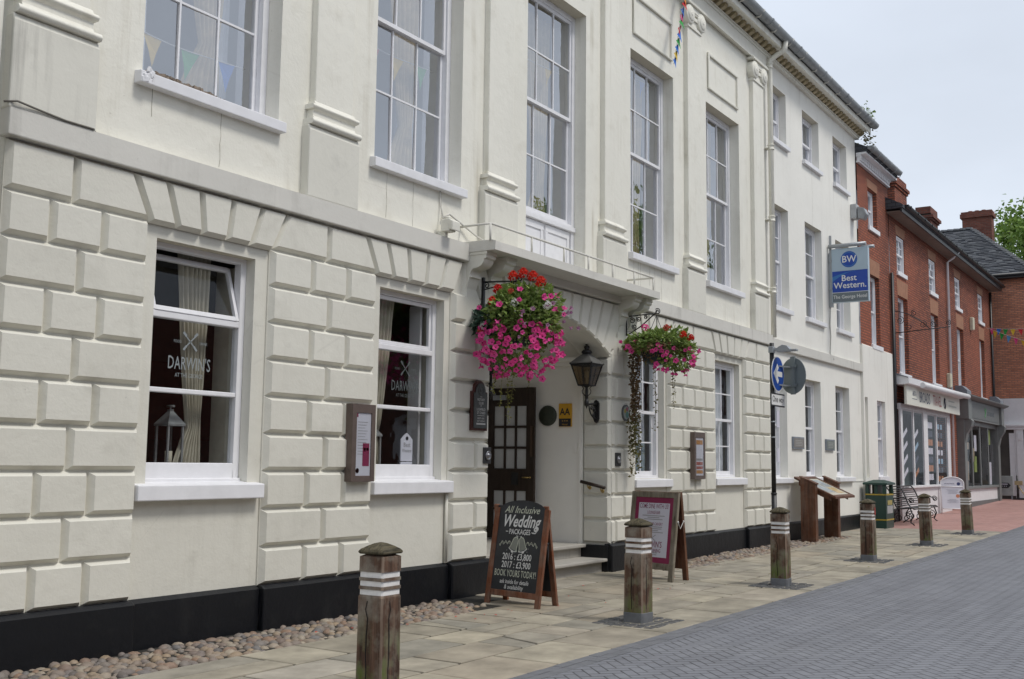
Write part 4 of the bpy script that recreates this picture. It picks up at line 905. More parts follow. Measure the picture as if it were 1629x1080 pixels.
w = MB(); w.box(54.3, 55.0, 8.62, 9.92, 11.5, 13.65); w.box(54.2, 55.1, 8.54, 10.0, 13.55, 13.75); w.box(54.25, 55.05, 8.58, 9.96, 13.75, 13.85)
for k in range(3): w.lathe([(.09, 13.85), (.10, 13.95), (.02, 13.96)], (54.65, 9.0+k*.3, 0), 10)
w.build('chimney', m_chim, b3)

# neighbour at the far left and the terrace across the street (seen only as reflections)
nb = thing('neighbouring_house', (2, 8.3, 0), 'plain cream rendered house next to the hotel at the left edge', 'house')
w = MB(); wall_grid(w, 8.25, -14, XL-.3, -.2, 10, [(-3, -1.8, 1.2, 3.2), (-3, -1.8, 5, 7.2)], .2); w.quad((XL-.3, 8.25, -.2), (XL-.3, 14, -.2), (XL-.3, 14, 10), (XL-.3, 8.25, 10)); w.build('wall', m_wing, nb)
sash_window(nb, -3, -1.8, 1.2, 3.2, 8.4); sash_window(nb, -3, -1.8, 5, 7.2, 8.4)
op = thing('opposite_terrace', (20, -6.5, 0), 'brick terrace across the street, mirrored in the ground floor windows', 'terrace')
w = MB(); hs = [(x, x+1.1, z, z+1.9) for x in range(-16, 66, 4) for z in (1.2, 4.0)]
xs_ = [-20.0]
for x in range(-20, 70, 10): wall_grid(w, -6.5, x, x+10, -.3, 6.3, [h for h in hs if x < h[0] < x+10], -.15)
op_w = w.build('wall', m_chim, op, recalc=False)
g = MB()
for h in hs: g.box(h[0], h[1], -6.68, -6.64, h[2], h[3])
g.build('window_panes', m_white, op); g = MB(); g.prism([(-6.2, 6.3), (-10, 8.2), (-14, 6.3)], 'x', -20, 70); g.build('roof', m_slate, op)

# ------------------------------------------------------------------ GROUND
def sheet(name, m, x0, x1, y0, y1, dz, nx=240):
    g = MB(); xs = [x0+(x1-x0)*i/nx for i in range(nx+1)]
    vs = [(x, y, zg(x)+dz) for x in xs for y in (y0, y1)]
    g.add(vs, [(2*i, 2*i+2, 2*i+3, 2*i+1) for i in range(nx)]); o = g.build(name, m, recalc=False); return tag(o, kind='structure')
g = MB(); g.quad((-300, -300, -.12), (400, -300, -.12), (400, 400, -.12), (-300, 400, -.12)); tag(g.build('ground', m_asph, recalc=False), kind='structure')
KY = 4.70
sheet('road', m_road, -12, 220, -6.6, KY-.198, -.004)
sheet('pavement_bed', m_joint, -12, 29.6, KY, 8.6, -.014)
sheet('red_paving', m_red, 29.2, 220, KY+.0, 14.5, -.004)
def stone(mb, poly, z, th=.03, ins=.006, tilt=.0015):
    c = Vector((sum(p[0] for p in poly)/len(poly), sum(p[1] for p in poly)/len(poly))); a, b = random.uniform(-tilt, tilt), random.uniform(-tilt, tilt); n = len(poly); h = random.uniform(-.0025, .0025)
    A = sum(poly[i][0]*poly[(i+1) % n][1]-poly[(i+1) % n][0]*poly[i][1] for i in range(n))
    if A < 0: poly = poly[::-1]
    top = []; bot = []
    for p in poly:
        d = Vector(p)-c; q = c+d*(1-ins*1.6/max(d.length, .05)); zz = zg(p[0])+z+h+a*d.x+b*d.y
        top.append((q.x, q.y, zz)); bot.append((p[0], p[1], zz-ins*1.2))
    low = [(p[0], p[1], p[2]-th) for p in bot]
    mb.add(top+bot+low, [list(range(n))]+[(n+i, n+(i+1) % n, (i+1) % n, i) for i in range(n)]+[(2*n+i, 2*n+(i+1) % n, n+(i+1) % n, n+i) for i in range(n)])
# channel blocks along the road edge (nearly flush)
g = MB(); x = -4.0
while x < 62:
    l = .20 if x < 34 else .6
    stone(g, [(x+.002, KY-.20), (x+l-.002, KY-.20), (x+l-.002, KY-.105), (x+.002, KY-.105)], .002, .04, .003); stone(g, [(x+.002, KY-.10), (x+l-.002, KY-.10), (x+l-.002, KY-.005), (x+.002, KY-.005)], .004, .04, .003); x += l
tag(g.build('kerb', m_kerb, recalc=False), kind='structure')
# stone flags
rd = random.Random(5); g = MB()
BOL = [(6.03, 5.07), (10.50, 5.27), (14.87, 5.25), (19.67, 5.34), (24.1, 5.33), (28.4, 5.31)]
def hole(x, y): return any(abs(x-a) < .36 and abs(y-b_) < .33 for a, b_ in BOL)
rows = [KY]
while rows[-1] < 8.2: rows.append(rows[-1]+rd.choice([.36, .46, .52, .61, .68]))
for r0, r1 in zip(rows, rows[1:]):
    x = -5+rd.uniform(0, .6)
    while x < 29.3:
        l = rd.choice([.5, .66, .8, .95, 1.15, 1.3]); j = lambda s=.012: rd.uniform(-s, s); gp = .015
        q = rd.random()
        if q < .14 and r1-r0 > .5:
            m_ = (r0+r1)/2+j(.05); parts = [[(x+gp, r0+gp), (x+l-gp, r0+gp), (x+l-gp, m_-gp), (x+gp, m_-gp)], [(x+gp, m_+gp), (x+l-gp, m_+gp), (x+l-gp, r1-gp), (x+gp, r1-gp)]]
        elif q < .24:
            k = rd.uniform(.3, .7)*l; parts = [[(x+gp, r0+gp), (x+k-.1-gp, r0+gp), (x+k+.06-gp, r1-gp), (x+gp, r1-gp)], [(x+k-.1+gp, r0+gp), (x+l-gp, r0+gp), (x+l-gp, r1-gp), (x+k+.06+gp, r1-gp)]]
        else: parts = [[(x+gp, r0+gp), (x+l*.5+j(.1), r0+gp+j(.006)), (x+l-gp+j(), r0+gp+j(.006)), (x+l-gp+j(), r1-gp+j(.008)), (x+l*.45+j(.1), r1-gp+j(.008)), (x+gp+j(.004), r1-gp)]]
        for p_ in parts:
            if (r0 > 7.0 and x < 10.55) or (r0 > 7.15 and 15.6 < x < 25.5): continue
            stone(g, p_, 0, .03, .005, .002)
        x += l
tag(g.build('pavement', m_flag, recalc=False), kind='structure')
# small setts round the bollards
g = MB()
for a, b_ in BOL:
    for i in range(7):
        for j in range(6):
            x = a-.40+i*.115+rd.uniform(-.01, .01); y = b_-.36+j*.12+rd.uniform(-.01, .01)
            if abs(x+.05-a) < .13 and abs(y+.05-b_) < .13: continue
            stone(g, [(x, y), (x+.10, y+rd.uniform(-.01, .01)), (x+.10, y+.105), (x, y+.105)], .010+rd.uniform(-.003, .004), .03, .012, .03)
tag(g.build('bollard_setts', m_sett, recalc=False), kind='structure')
# rounded cobbles along the foot of the wall
g = MB(); rd = random.Random(8)
def cobbles(x0, x1, y0, y1):
    x = x0
    while x < x1:
        y = y0+rd.uniform(0, .03)
        while y < y1:
            if not (10.2 < x < 10.8 and y < 7.3):
                r = rd.uniform(.034, .060); ex, ey = rd.uniform(.9, 1.4), rd.uniform(.8, 1.05)
                g.ball((x+rd.uniform(-.02, .02), y+rd.uniform(-.015, .015), zg(x)-.028+rd.uniform(-.010, .012)), r, 2, 0, (ex, ey, rd.uniform(.7, .95)), Matrix.Rotation(rd.uniform(0, 3.14), 3, 'Z') @ Matrix.Rotation(rd.uniform(-.3, .3), 3, 'X'))
            y += rd.uniform(.076, .098)
        x += rd.uniform(.086, .104)
cobbles(3.6, 10.62, 7.14, 7.96); cobbles(15.7, 25.6, 7.28, 8.02)
tag(g.build('cobbles', m_pebble, recalc=False), kind='stuff')
g = MB()
for x0, x1, y0 in ((3.0, 10.7, 7.08), (15.6, 25.7, 7.24)):
    n = 30; xs = [x0+(x1-x0)*i/n for i in range(n+1)]
    g.add([(x, yy, zg(x)-.030) for x in xs for yy in (y0-.3, 8.06)], [(2*i, 2*i+2, 2*i+3, 2*i+1) for i in range(n)])
tag(g.build('cobble_bed', m_joint, recalc=False), kind='structure')

# ------------------------------------------------------------------ TREE BEHIND THE LAST HOUSE
m_leaf = M_island('tree_leaves', [(.11, .20, .035), (.20, .33, .06), (.27, .40, .085), (.14, .26, .045)], .55, .25, 3, 0, 1, .4, .3)
m_bark = M_wood('tree_bark', (.05, .04, .03), (.10, .085, .065), .9)
def tree(loc, rad, zc, zr, n, label, seed, leaf=.26):
    rd = random.Random(seed); tr = thing('tree', loc, label, 'tree', 'trees beyond the houses'); lx, ly, lz = loc
    t = MB(); t.tube([(lx, ly, lz), (lx+.1, ly, lz+3), (lx, ly+.2, zc-1)], [.4, .32, .2], 10)
    limbs = []
    for k in range(9):
        a = k*2.4; e = Vector((lx+rad*.7*math.cos(a), ly+rad*.7*math.sin(a), zc+rd.uniform(-.6, .7)*zr)); s = Vector((lx, ly, zc-1-rd.uniform(0, 2)))
        t.tube([s, s.lerp(e, .5)+Vector((0, 0, .5)), e], [.14, .09, .03], 6); limbs.append(e)
    t.build('trunk', m_bark, tr)
    c = MB(); clumps = []
    for k in range(70):
        v = Vector((rd.gauss(0, 1), rd.gauss(0, 1), rd.gauss(0, 1))).normalized()*rd.uniform(.5, 1.0); clumps.append((Vector((lx+v.x*rad, ly+v.y*rad, zc+v.z*zr)), rd.uniform(.6, 1.25)))
    for k in range(n):
        q, r = clumps[k % len(clumps)]; v = Vector((rd.gauss(0, .5), rd.gauss(0, .5), rd.gauss(0, .42)))*r; p = q+v
        d = Vector((rd.gauss(0, 1), rd.gauss(0, 1), rd.gauss(-.3, .7))).normalized(); s = d.orthogonal().normalized(); s = Matrix.Rotation(rd.uniform(0, 6.3), 3, d) @ s; L_ = leaf*rd.uniform(.7, 1.3)
        m0 = p+d*L_*.45; c.add([p, m0+s*L_*.36+Vector((0, 0, .03)), p+d*L_, m0-s*L_*.36+Vector((0, 0, .03))], [(0, 1, 2, 3)])
    c.build('crown', m_leaf, tr, recalc=False)
tree((63.0, 6.6, .5), 3.6, 12.6, 3.5, 15000, 'bright green leafy tree rising behind the tiled hip of the end house', 3)
tree((74.0, 1.5, .5), 4.6, 9.5, 4.2, 9000, 'green tree farther along the street, right of the end house', 4)
tree((57.0, -13.0, 0), 5.0, 14.0, 4.0, 4500, 'tall green tree across the street, mirrored in a tall upper window', 6, .4)
# ------------------------------------------------------------------ BOLLARDS
def oct_post(w, ch): h = w/2; return [(h-ch, -h), (h, -h+ch), (h, h-ch), (h-ch, h), (-h+ch, h), (-h, h-ch), (-h, -h+ch), (-h+ch, -h)]
def bollard_proto(label):
    t = thing('bollard', (0, 0, 0), label, 'bollard', 'timber bollards along the kerb')
    W_ = .225; b = MB()
    def seg(z0, z1, w, w1=None):
        p0, p1 = oct_post(w, .014), oct_post(w1 or w, .014); n = 8
        b.add([(x, y, z0) for x, y in p0]+[(x, y, z1) for x, y in p1], [(i, (i+1) % n, n+(i+1) % n, n+i) for i in range(1, n, 2)]+[list(range(n))[::-1], list(range(n, 2*n))])
        b.add([(x, y, z0) for x, y in p0]+[(x, y, z1) for x, y in p1], [(i, (i+1) % n, n+(i+1) % n, n+i) for i in range(0, n, 2)], 1)
    seg(.10, .705, W_+.006, W_); seg(.705, .72, W_, W_-.014)
    for z in (.758, .818): seg(z, z+.022, W_-.002)
    seg(.715, .885, W_-.022); seg(.88, .985, W_-.002, W_-.004); seg(.985, .998, W_-.004, W_-.06)
    # a long drying crack down two faces
    for s, ax in ((-1, 'x'), (-1, 'y')):
        pts = [(random.Random(i+7).uniform(-.012, .012)+.02, .14+i*.06) for i in range(11)]
        for (u0, z0), (u1, z1) in zip(pts, pts[1:]):
            if .70 < z1 < .88 or .70 < z0 < .88: continue
            w0, w1 = .0055*(1-abs(z0-.4)/.8), .0055*(1-abs(z1-.4)/.8); q = -W_/2-.0045
            f_ = lambda u_, z_: (q, u_, z_) if ax == 'x' else (u_-.05, q, z_)
            b.add([f_(u0-w0, z0), f_(u0+w0, z0), f_(u1+w1, z1), f_(u1-w1, z1)], [(0, 1, 2, 3)], 2)
    b.build('post', [m_bwood, m_bworn, m_bcrack], t)
    c = MB(); c.lathe([(.0, .985), (.075, .985), (.085, .998), (.125, 1.004), (.147, 1.016), (.150, 1.028), (.128, 1.046), (.08, 1.064), (.03, 1.074), (0, 1.076)], (0, 0, 0), 4, 0, 'z', False, math.pi/4)
    v = c; b8 = MB()
    sq = lambda r, z: [(r*x, r*y, z) for x, y in ((.9, -1), (1, -.9), (1, .9), (.9, 1), (-.9, 1), (-1, .9), (-1, -.9), (-.9, -1))]
    prof = [(.070, .99), (.078, 1.0), (.108, 1.003), (.118, 1.010), (.119, 1.020), (.106, 1.036), (.07, 1.058), (.035, 1.075), (.008, 1.082)]
    vs = [p for r, z in prof for p in sq(r, z)]; n = 8
    b8.add(vs, [(i*n+j, i*n+(j+1) % n, (i+1)*n+(j+1) % n, (i+1)*n+j) for i in range(len(prof)-1) for j in range(n)]+[list(range((len(prof)-1)*n, len(prof)*n))], 0, False)
    b8.build('cap', m_bcap, t, bevel=.006)
    for z0, z1 in ((.72, .757), (.781, .817), (.841, .880)):
        k = MB(); p = oct_post(W_-.016, .012); k.prism(p, 'z', z0, z1); k.build('white_band', m_bwhite, t)
    s = MB(); p = oct_post(W_+.016, .016); s.prism(p, 'z', -.06, .105); s.build('base_shoe', m_shoe, t, bevel=.006)
    return t
bl = ['nearest weathered timber bollard with white bands, cut off by the bottom edge of the photo', 'mossy green timber bollard with white bands standing before the framed menu board',
      'timber bollard with white bands in front of the one way sign pole', 'grey weathered timber bollard with a red sticker beside the green litter bin',
      'leaning timber bollard with white bands in front of the black iron bench', 'farthest leaning timber bollard, right of the white pavement sign']
proto = bollard_proto(bl[0])
lean = [(0, 0), (.0, .01), (0, 0), (0, .012), (-.02, -.045), (-.02, -.05)]
for i, (x, y) in enumerate(BOL):
    o = proto if i == 0 else dup(proto, (0, 0, 0), None, bl[i])
    o.location = (x, y, zg(x)); o.rotation_euler = (lean[i][0], lean[i][1], R_([2, -3, 4, 1, 3, -2][i]))
g = MB(); x, y = BOL[3]; g.box(x+.03, x+.075, y-.1165, y-.1155, zg(x)+.80, zg(x)+.93); st_ = g.build('sticker', M_plain('red_sticker', (.5, .04, .03), .5), None); tag(st_, 'small red sticker on the street face of the bollard beside the bin', 'sticker')

# ------------------------------------------------------------------ A-BOARDS
def board_axes(bl_, br_, lean_deg, back=1):
    """frame of a leaning board: origin at the left foot, u to the right, v up the board, n outward"""
    a, b = Vector((*bl_, 0)), Vector((*br_, 0)); u = (b-a).normalized(); n0 = u.cross(Vector((0, 0, 1))); L_ = R_(lean_deg)
    v = Vector((0, 0, 1))*math.cos(L_)-n0*math.sin(L_); n = u.cross(v)
    return a, u, v, n, (b-a).length
def MAT(o, u, v, n): return Matrix(((u.x, v.x, n.x, o.x), (u.y, v.y, n.y, o.y), (u.z, v.z, n.z, o.z), (0, 0, 0, 1)))
# the chalkboard
a, u, v, n, wd = board_axes((10.79, 7.46), (10.64, 6.60), 9)
T = MAT(a, u, v, n); hgt = 1.19
chalk = thing('pavement_chalkboard', (10.85, 7.0, 0), 'black chalkboard A-sign in a red brown timber frame advertising wedding packages by the door steps', 'chalkboard')
f = MB()
for x0 in (0, wd-.075): f.box(x0, x0+.075, 0, hgt-.06, -.035, .0)
f.box(.075, wd-.075, .10, .17, -.034, -.006)
f.xf(T).build('front_frame', m_redwood, chalk, bevel=.006)
p = MB(); arc = [(.07, .16), (wd-.07, .16), (wd-.07, hgt-.085)]+[(wd/2+(wd/2-.07)*math.cos(math.pi*i/14), hgt-.085+.125*math.sin(math.pi*i/14)) for i in range(1, 14)]+[(.07, hgt-.085)]
p.prism(arc, 'z', -.028, -.012); p.xf(T).build('slate', m_black, chalk, recalc=True)
B_ = Vector((11.40, 7.03, 0)); nb_ = -n; ub = -u; a2 = Vector((11.06, 6.58, 0)); v2 = (Vector((0, 0, 1))*math.cos(R_(9))-(-u.cross(Vector((0, 0, 1))))*math.sin(R_(9)))
T2 = MAT(a2, ub, v2, ub.cross(v2)); f = MB()
for x0 in (0, wd-.075): f.box(x0, x0+.075, 0, hgt-.02, -.035, 0)
f.box(.075, wd-.075, .10, .17, -.034, -.006); f.xf(T2).build('rear_frame', m_redwood, chalk, bevel=.006)
p = MB(); p.box(.07, wd-.07, .16, hgt-.03, -.028, -.012); p.xf(T2).build('rear_slate', m_black, chalk)
h = MB()
pa, pb = T @ Vector((wd-.01, .74, -.04)), T2 @ Vector((.03, .74, -.04)); h.tube([pa, pa.lerp(pb, .5)-Vector((0, 0, .24)), pb], .006, 5)
for q in (pa, pb): h.ball(q, .018, 1)
h.build('stay', m_iron, chalk)
# chalk lettering
t = MB(); cx = wd/2; tz = -.0105
def tx(s, size, z, mi=0, bold=0, sh=0, sx=1, dx=0, sp=1.0): t.text(s, size, T @ Matrix.Translation((cx+dx, z, tz)), mi, bold, sh, 'CENTER', sx, 2, sp)
def sw(pts, w=.006, mi=0):
    for q0, q1 in zip(pts, pts[1:]):
        d = Vector((q1[0]-q0[0], q1[1]-q0[1])); d.normalize(); r = Vector((-d.y, d.x))*w/2
        t.add([T @ Vector((q[0]+s*r.x, q[1]+s*r.y, tz)) for q, s in ((q0, 1), (q0, -1), (q1, -1), (q1, 1))], [(0, 1, 2, 3)], mi)
tx('All Inclusive', .118, 1.112, 1, .006, .35, .98); tx('Wedding', .20, .975, 0, .020, .30, .80)
sw([(cx+.25, .91), (cx+.27, .88), (cx+.25, .85), (cx+.2, .85)], .012)
tx('PACKAGES', .085, .853, 0, .014, 0, .82)
for s in (-1, 1): sw([(cx+s*.185, .855), (cx+s*.225, .855)], .008)
# two bells with ribbons
for s in (-1, 1):
    bc = (cx+s*.055, .725); rot = s*.30
    def bp(x, y): return (bc[0]+x*math.cos(rot)-y*math.sin(rot), bc[1]+x*math.sin(rot)+y*math.cos(rot))
    out_ = [bp(-.068, -.085), bp(-.052, -.06), bp(-.046, 0), bp(-.038, .045), bp(-.012, .07), bp(.012, .07), bp(.038, .045), bp(.046, 0), bp(.052, -.06), bp(.068, -.085)]
    t.add([T @ Vector((q[0], q[1], tz-.0004)) for q in out_], [list(range(len(out_)))], 2); sw(out_, .009, 1); sw([out_[0], bp(-.03, -.098), bp(.03, -.098), out_[-1]], .009, 0); sw([bp(0, .07), bp(0, .088)], .014, 0)
    t.add([T @ Vector((bp(.02*math.cos(k), -.108+.014*math.sin(k))[0], bp(.02*math.cos(k), -.108+.014*math.sin(k))[1], tz)) for k in [i*.785 for i in range(8)]], [list(range(8))], 0)
    pts = [(cx+s*(.13+i*.0125), .725+.022*math.sin(i*1.3)-(.01 if i > 8 else 0)) for i in range(15)]; sw(pts, .005, 1); sw([(q[0], q[1]-.02*math.cos(i)) for i, q in enumerate(pts)], .004, 1)
    rr = random.Random(3+s)
    for k in range(12): q = bp(rr.uniform(-.1, .1), rr.uniform(-.13, -.08) if k % 2 else rr.uniform(.075, .1)); sw([q, (q[0]+.006, q[1]+.004)], .005, 0)
tx('2016 : £3,800', .105, .560, 0, .014, 0, .80); tx('2017 : £3,900', .105, .466, 0, .014, 0, .80)
tx('BOOK YOURS TODAY!', .110, .366, 1, .007, 0, .585); tx('ask inside for details', .070, .272, 0, .008, .1, .80); tx('& availability', .070, .210, 0, .008, .1, .86)
t.build('chalk_lettering', [m_chalk, m_chalkg, M_plain('chalk_shade', (.20, .21, .18), .8)], chalk, recalc=False)

# the framed menu board
a, u, v, n, wd = board_axes((15.30, 7.68), (14.20, 6.58), 7)
a, u, v, n, wd = board_axes((14.46, 7.47), (14.20, 6.60), 7)
T = MAT(a, u, v, n); hgt = 1.27
menu = thing('pavement_menu_board', (14.5, 7.0, 0), 'weathered timber A-frame menu board with plum border and white menu sheet, behind the mossy bollard', 'menu board')
f = MB()
for x0 in (0, wd-.085): f.box(x0, x0+.085, .0, hgt, -.045, .0)
f.box(.085, wd-.085, hgt-.085, hgt-.002, -.043, -.002); f.box(.085, wd-.085, .16, .25, -.043, -.002); f.xf(T).build('front_frame', m_greywood, menu, bevel=.006)
p = MB(); p.box(.08, wd-.08, .245, hgt-.08, -.030, -.014); p.xf(T).build('plum_panel', m_plum, menu)
p = MB(); p.box(.155, wd-.155, .33, hgt-.165, -.014, -.011); p.xf(T).build('menu_sheet', m_paper, menu)
ub = -u; a2 = Vector((14.66, 6.54, 0)); v2 = (Vector((0, 0, 1))*math.cos(R_(6))+u.cross(Vector((0, 0, 1)))*math.sin(R_(6)))
T2 = MAT(a2, ub, v2, ub.cross(v2)); f = MB()
for x0 in (0, wd-.085): f.box(x0, x0+.085, 0, hgt, -.045, 0)
f.box(.085, wd-.085, .16, hgt-.003, -.035, -.012); f.xf(T2).build('rear_frame', m_lect, menu, bevel=.006)
h = MB(); pa, pb = T @ Vector((wd+.004, .85, -.03)), T2 @ Vector((-.004, .85, -.03)); h.tube([pa, pa.lerp(pb, .4)-Vector((0, 0, .10)), pb], .004, 5); h.ball(pa, .015, 1); h.ball(pb, .015, 1); h.build('stay', m_chalk, menu)
t = MB(); cx = wd/2; tz = -.0095
tx('COME DINE WITH US!', .098, 1.055, 0, .004, 0, .58); tx('LOUNGE BAR', .066, .965, 0, .004, 0, .62); tx('LUNCHTIME CARVERY', .060, .800, 0, .003, 0, .62)
def lines(z, k, w): 
    for i in range(k):
        ww = w*(.75+.25*math.sin(i*2.3+z*9)); t.add([T @ Vector((cx+sx*ww/2, z-i*.026+dz, tz)) for sx, dz in ((-1, 0), (1, 0), (1, .010), (-1, .010))], [(0, 1, 2, 3)], 1)
lines(.915, 3, .44); lines(.755, 4, .42)
sw([(cx-.07, .56), (cx+.07, .645)], .010, 1); sw([(cx-.07, .645), (cx+.07, .56)], .010, 1)
tx("DARWIN'S", .125, .505, 0, .008, 0, .68); tx('BRITISH DINING', .075, .42, 0, .004, 0, .68); lines(.385, 2, .36)
t.build('menu_lettering', [M_plain('plum_letter', (.20, .02, .07), .6), m_print], menu, recalc=False)

# white pavement sign by the shop
ws = thing('pavement_sign', (37.9, 7.5, zg(38)), 'white arched metal pavement sign standing outside the white travel shop', 'pavement sign')
a, u, v, n, wd = board_axes((37.75, 7.86), (38.0, 7.15), 8); a.z = zg(38); T = MAT(a, u, v, n); H_ = 1.20
f = MB(); R2 = wd/2-.02
pts = [T @ Vector((.02, 0, 0)), T @ Vector((.02, H_-R2*.55, 0))]+[T @ Vector((wd/2-R2*math.cos(math.pi*i/10), H_-R2*.55+R2*.55*math.sin(math.pi*i/10), 0)) for i in range(1, 10)]+[T @ Vector((wd-.02, H_-R2*.55, 0)), T @ Vector((wd-.02, 0, 0))]
f.tube(pts, .022, 6); f.tube([T @ Vector((.02, .16, 0)), T @ Vector((wd-.02, .16, 0))], .018, 6); f.tube([T @ Vector((.02, .88, 0)), T @ Vector((wd-.02, .88, 0))], .018, 6)
f.tube([T @ Vector((wd-.02, .95, 0)), a+u*(wd-.02)-n.normalized()*0+Vector((.35, .08, 0))], .018, 6); f.tube([T @ Vector((.02, .95, 0)), a+u*.02+Vector((.35, .08, 0))], .018, 6)
f.build('frame', m_shopw, ws)
p = MB(); p.box(.03, wd-.03, .17, .87, -.012, .0); p.prism([(.04, .89), (wd-.04, .89), (wd-.04, H_-R2*.55)]+[(wd/2+(R2-.02)*math.cos(math.pi*i/10), H_-R2*.55+(R2-.02)*.55*math.sin(math.pi*i/10)) for i in range(1, 10)]+[(.04, H_-R2*.55)], 'z', -.012, 0)
p.xf(T).build('panel', M_plain('blue_white_panel', (.66, .68, .74), .5, .03), ws)
t = MB(); tz = .003; cx = wd/2
tx('BROADSTRAVEL', .055, .98, 0, 0, 0, .8, -.08); t.add([T @ Vector((cx+.2+.055*math.cos(k*.52), .98+.055*math.sin(k*.52), tz)) for k in range(12)], [list(range(12))], 0)
lines(.78, 6, .44); lines(.46, 5, .40)
t.add([T @ Vector((cx+.16+.06*math.cos(k*.52), .58+.06*math.sin(k*.52), tz+.001)) for k in range(12)], [list(range(12))], 2)
t.build('sign_lettering', [M_plain('navy_print', (.04, .05, .14), .5), M_plain('faint_print', (.42, .44, .50), .6), M_plain('orange_spot', (.55, .22, .12), .6)], ws, recalc=False)
# grey arrow board by the last shop
ab = thing('arrow_board', (49.9, 7.6, zg(50)), 'grey pavement board with a black arrow panel by the last doorway', 'pavement sign')
z0 = zg(50)+.06; g = MB(); g.box(49.45, 49.50, 7.42, 8.02, z0+.10, z0+.92); g.build('panel', M_plain('pale_grey_board', (.33, .36, .35), .6), ab, bevel=.01)
g = MB(); g.prism([(7.98, z0+.42), (7.60, z0+.42), (7.50, z0+.53), (7.60, z0+.64), (7.98, z0+.64)], 'x', 49.435, 49.448); g.build('arrow', m_black, ab)
g = MB(); g.box(49.43, 49.434, 7.62, 7.94, z0+.56, z0+.60); [g.box(49.43, 49.434, 7.66+k*.07, 7.69+k*.07, z0+.48, z0+.51) for k in range(4)]; g.build('markings', m_paper, ab)
g = MB(); [g.box(49.45, 49.5, y_, y_+.05, z0-.06, z0+.12) for y_ in (7.45, 7.94)]; g.build('feet', m_lead, ab)
fs = thing('sign_stand', (49.8, 7.25, zg(50)), 'black iron post with a pale easel leaning against it beside the last doorway', 'stand')
g = MB(); g.tube([(49.8, 7.30, z0), (49.8, 7.30, z0+.95)], .035, 8); g.box(49.7, 49.9, 6.9, 7.5, z0-.06, z0); g.build('post', m_iron, fs)
g = MB(); g.beam((49.82, 7.36, z0+.65), (49.75, 6.95, z0), .06, .03); g.box(49.76, 49.82, 7.1, 7.4, z0+.55, z0+.72); g.build('easel', M_plain('pale_wood', (.45, .36, .2), .7), fs)

# ------------------------------------------------------------------ ONE WAY SIGN AND LAMP ON A POLE
px_, py_ = 17.57, 6.30
sp_ = thing('sign_pole', (px_, py_, 0), 'black pole carrying a blue one way arrow sign, a grey disc and a small lamp', 'sign pole')
g = MB(); g.tube([(px_, py_, 0), (px_, py_, 1.2)], .044, 12); g.tube([(px_, py_, 1.2), (px_, py_, 3.72)], .038, 12); [g.lathe([(.05, z), (.05, z+.03)], (px_, py_, 0), 12) for z in (1.18,)]; g.build('pole', m_iron, sp_)
for z in (2.12, 2.38): g = MB(); g.lathe([(.042, z), (.042, z+.02)], (px_, py_, 0), 12); g.build('clip', m_alu, sp_)
m_blue = M_plain('road_sign_blue', (.012, .065, .32), .45, .08, 5); m_signwhite = M_plain('sign_white', (.74, .74, .72), .45, .04, 8)
zc, xc, yc = 3.20, 17.67, 6.24
def disc(mb, c, r, y0, y1, n=36, mi=0): mb.lathe([(0, y0), (r, y0), (r, y1), (0, y1)], (c[0], 0, c[1]), n, mi, 'y', False)
g = MB(); disc(g, (xc, zc), .30, yc-.006, yc+.004, mi=1); disc(g, (xc, zc), .285, yc-.008, yc-.005, mi=0)
ar = [(-.22, 0), (-.03, .17), (.03, .11), (-.035, .045), (.20, .045), (.20, -.045), (-.035, -.045), (.03, -.11), (-.03, -.17)]
g.prism([(xc+a, zc+b) for a, b in ar], 'y', yc-.011, yc-.007, 1); g.build('arrow_disc', [m_blue, m_signwhite], sp_)
g = MB(); g.box(17.325, 18.0, 6.24, 6.25, 2.645, 2.87, 1); g.box(17.335, 17.99, 6.237, 6.241, 2.655, 2.86, 1); g.box(17.35, 17.975, 6.234, 6.2375, 2.67, 2.845, 0)
plate = g.build('one_way_plate', [m_signwhite, m_black], sp_)
t = MB(); t.text('One way', .155, at(M_FRONT, 17.663, 6.2325, 2.765), 0, .006, sx=.98); t.build('lettering', m_black, plate, recalc=False)
g = MB(); disc(g, (0, 0), .31, -.006, .006); g.box(-.07, .03, .006, .035, -.32, .33)
for z in (-.16, .17): g.box(-.12, .22, .03, .05, z-.03, z+.015)
g.xf(Matrix.Translation((18.05, 6.10, 3.19)) @ Matrix.Rotation(math.atan2(.48, -.87)-math.pi/2+R_(-28)+R_(28), 4, 'Z')); g.build('grey_disc', M_plain('sign_back_grey', (.17, .20, .205), .6, .06, 4), sp_)
g = MB()
for z in (3.02, 3.34): g.beam((17.60, 6.30, z), (18.0, 6.14, z), .03, .02); g.tube([(px_, py_, z), (px_+.02, py_-.05, z)], .045, 8)
g.build('sign_clip', m_alu, sp_)
g = MB(); g.box(px_-.06, px_+.06, 6.26, 6.34, 3.55, 3.66); g.box(px_-.035, px_+.035, 6.14, 6.30, 3.58, 3.63)
g.prism([(6.20, 3.56), (6.18, 3.64), (6.10, 3.68), (6.02, 3.66), (5.97, 3.60), (5.97, 3.565)], 'x', px_-.06, px_+.06); g.box(px_-.05, px_+.05, 5.86, 5.98, 3.565, 3.60); g.build('lamp', m_alu, sp_, bevel=.006)
g = MB(); g.box(17.60, 17.73, 6.24, 6.25, 2.30, 2.58); g.box(17.59, 17.70, 6.24, 6.25, 1.72, 1.95); g.build('notice', m_paper, sp_)

